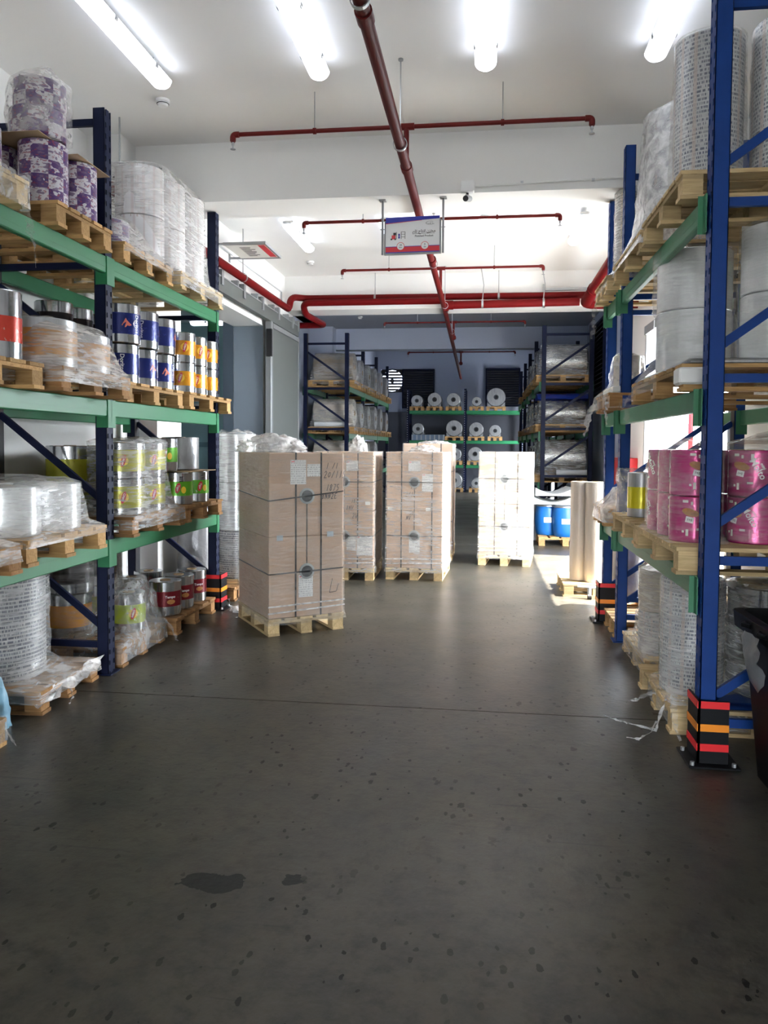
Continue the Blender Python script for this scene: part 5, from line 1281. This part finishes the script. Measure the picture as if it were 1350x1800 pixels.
# ================================================================ FAR LEFT RACK: horizontal wrapped rolls
def hroll(label, x0, x1, y, zc, r, mat, axis='X', group=None, ridge=0, core=True):
    cx = (x0+x1)/2 if axis == 'X' else x0
    t = thing('film_roll', label, 'film roll', (cx, y, zc), 0, group)
    L_ = abs(x1-x0); e = .02; rc = .06
    prof = [(rc, -L_/2), (r-e, -L_/2), (r, -L_/2+e), (r, L_/2-e), (r-e, L_/2), (rc, L_/2)]
    MB().lathe(prof, 32, axis).build('roll_body', mat, t, smooth=True)
    MB().lathe([(rc-.012, -L_/2-.01), (rc, -L_/2-.01), (rc, L_/2+.01), (rc-.012, L_/2+.01)], 18, axis).build('core_tube', 'core_card' if core else 'dark', t, smooth=True)
    return t
bays = [(16.3, 18.5), (18.5, 20.8), (20.8, 23.2)]; bn = ('first', 'second', 'third')
for bi, (y0, y1) in enumerate(bays):
    for li, z in enumerate((.94, 1.86, 2.87)):
        for k in (0, 1):
            if li == 0 and bi == 2: continue
            yc = y0+.58 + k*(y1-y0-1.12)
            nm = f'{("lower", "middle", "upper")[li]} shelf, far left rack, {bn[bi]} bay, {("near", "far")[k]} side'
            pal('pallet on the '+nm, -2.78, 1, yc-.45, yc+.45, z, 1.05, 'wood', group='far left rack pallets')
            r_ = (.31, .31, .31)[li] - .02*((bi+k) % 2)
            hroll('wrapped roll lying on the '+nm, -3.74, -2.86, yc, z+.144+r_, r_, ('tan_wrap' if (li == 2 and bi == 0 and k == 0) else ('beige_wrap', 'grey_wrap', 'grey_wrap')[min(2, bi+k)]), 'X', 'wrapped rolls on the far left rack')
            if bi < 2:
                film('film on the roll, '+nm, [(z+.06, -3.8, -2.77, yc-.45, yc+.45, .03), (z+.15, -3.79, -2.78, yc-.44, yc+.44, .05), (z+.144+r_, -3.77, -2.82, yc-r_-.02, yc+r_+.02, .1), (z+.144+r_*1.75, -3.76, -2.84, yc-r_*.75, yc+r_*.75, .1), (z+.15+2*r_, -3.75, -2.85, yc-r_*.3, yc+r_*.3, .08)], 'film', .012, 6, n=40, group='film on the far left rack', toph=.01)
t = thing('film_roll', 'short white roll laid in front on the middle shelf of the far left rack', 'film roll', (-3.3, 16.42, 1.86+.144+.055)); MB().lathe([(.02, -.36), (.055, -.36), (.055, .36), (.02, .36)], 20, 'X').build('roll_body', 'foam_white', t, smooth=True)

# ================================================================ FAR RIGHT RACK: foil wrapped bundles
rb = [(15.3, 17.6), (17.6, 19.9), (19.9, 22.2), (22.2, 24.5)]; rn = ('first', 'second', 'third', 'fourth')
for bi, (y0, y1) in enumerate(rb):
    for li, z in enumerate((.90, 1.90, 2.87)):
        for k in (0, 1):
            if bi >= 2 and k == 1: continue
            if li == 0 and bi > 1: continue
            yc = y0+.60 + k*(y1-y0-1.16)
            nm = f'{("lower", "middle", "upper")[li]} shelf, far right rack, {rn[bi]} bay, {("near", "far")[k]} side'
            pal('pallet on the '+nm, 1.0, S_, yc-.46, yc+.46, z, 1.05, 'wood', group='far right rack pallets')
            r_ = (.345, .24, .315)[li] if bi == 0 else .28
            hroll('foil wrapped roll lying on the '+nm, 1.12, 2.02, yc, z+.144+r_, r_, 'foil', 'X', 'foil wrapped rolls on the far right rack')
            if bi == 0 and k == 0:
                film('crinkled film over the foil roll, '+nm, [(z+.08, 1.02, 2.05, yc-.46, yc+.46, .03), (z+.16, 1.05, 2.04, yc-.45, yc+.45, .05), (z+.144+r_, 1.09, 2.03, yc-r_-.02, yc+r_+.02, .08), (z+.144+1.8*r_, 1.1, 2.03, yc-r_*.8, yc+r_*.8, .08), (z+.15+2*r_, 1.1, 2.03, yc-r_*.35, yc+r_*.35, .06)], 'film', .016, 6, n=40, group='film on the far right rack', toph=.01)
            elif bi == 1 or (bi == 0):
                film('hanging film over the foil roll, '+nm, [(z+.05, 1.0, 2.05, yc-.44, yc+.44, .03), (z+.144+r_, 1.06, 2.03, yc-r_-.02, yc+r_+.02, .08), (z+.15+2*r_, 1.09, 2.02, yc-r_*.4, yc+r_*.4, .06)], 'film_loose', .03, 5, n=40, group='film on the far right rack', toph=.01)
t = thing('plastic_sheet', 'bright blue plastic sheet over the middle roll of the far right rack', 'plastic sheet', (1.6, 15.85, 2.53))
m = MB()
for i in range(17):
    for k in range(13):
        x, y = -.56+1.06*i/16, -.42+.84*k/12; q = abs(y)/.42
        m.v.append((x, y, .13-.18*max(0, q-.3)**1.3 + .02*nz((x, y, 0), 7, 2)))
for i in range(16):
    for k in range(12): m.f.append((i*13+k, (i+1)*13+k, (i+1)*13+k+1, i*13+k+1))
m.build('sheet', 'blue_cover', t, smooth=True, ang=0)
t = thing('film_roll', 'short white roll laid on the lower pallet of the far right rack', 'film roll', (1.72, 15.42, .90+.144+.055)); MB().lathe([(.02, -.3), (.055, -.3), (.055, .3), (.02, .3)], 20, 'X').build('roll_body', 'foam_white', t, smooth=True)

# ================================================================ BACK RACK: round rolls seen end on
def eroll(label, x, zc, r, zsh, pl, mat='silver_dull', y0=26.92, L_=.85):
    t = thing('film_roll', label, 'film roll', (x, y0+L_/2, zc), 0, 'round rolls on the back rack')
    rc = min(.085, r*.34); e = .012
    MB().lathe([(rc, -L_/2), (r-e, -L_/2), (r, -L_/2+e), (r, L_/2-e), (r-e, L_/2), (rc, L_/2)], 36, 'Y').build('roll_body', mat, t, smooth=True)
    MB().lathe([(rc-.03, -L_/2-.015), (rc, -L_/2-.015), (rc, L_/2), (rc-.03, L_/2)], 20, 'Y').build('core_tube', 'core_plug', t, smooth=True)
    MB().lathe([(0, -L_/2+.03), (rc-.03, -L_/2+.03), (rc-.03, -L_/2+.05), (0, -L_/2+.05)], 16, 'Y').build('core_plug', 'dark', t)
    for s_ in (-1, 1):
        a = zsh-zc; m = MB(); x1 = s_*r*.95; x0 = s_*r*.45; zt = -math.sqrt(max(0, r*r-(r*.8)**2))*.9
        m.add([(x0, -L_/2-.02, a), (x1, -L_/2-.02, a), (x1, -L_/2-.02, zt), (x0, L_/2, a), (x1, L_/2, a), (x1, L_/2, zt)], [(0, 1, 2), (5, 4, 3), (0, 3, 4, 1), (1, 4, 5, 2), (2, 5, 3, 0)]); m.build('cradle_wedge', 'grey_metal', t)
    if pl: pallet('pallet under the '+label, x, y0+.46, zsh-.144, .95, max(.5, min(.66, r*2.3)), R(90), 'wood', 4, 'back rack pallets')
P3, P2, P1 = 2.84+.144, 1.80+.144, .95+.144
for lab, x, r, zsh in (('dim silver roll on the top back shelf, first from left', -2.35, .20, P3), ('silver roll on the top back shelf, second from left', -1.73, .24, P3), ('silver roll on the top back shelf, third from left', -1.07, .235, P3),
        ('small silver roll on the top back shelf, fourth from left', -.27, .165, P3), ('largest shiny roll on the top back shelf, rightmost', .40, .32, P3),
        ('big silver roll on the middle back shelf, left of the centre upright', -1.04, .28, P2), ('crinkled silver roll on the middle back shelf, right of the centre upright', -.27, .245, P2), ('silver roll on the middle back shelf, rightmost', .38, .20, P2),
        ('silver roll on the lower back shelf, right of the centre upright', -.30, .24, P1), ('silver roll on the lower back shelf, left of the centre upright', -1.0, .22, P1),
        ('silver roll on the back floor, left of the centre upright', -1.0, .26, .144), ('small silver roll on the back floor, right of the centre upright', -.25, .17, .144)):
    eroll(lab, x, zsh+r, r, zsh, True)
t = thing('plastic_crate', 'ribbed grey blue plastic crate on the middle back shelf', 'crate', (-1.95, 27.4, 1.80))
MB().bbox(-.58, .58, -.5, .4, 0, .20, .01).build('crate_body', 'crate_plastic', t)
for i in range(8): MB().box(-.56+i*.155, -.52+i*.155, -.512, -.5, .01, .19).build('rib', 'steel', t)
eroll('silver roll on the plastic crate of the middle back shelf', -2.3, 2.0+.2, .20, 2.0, False)
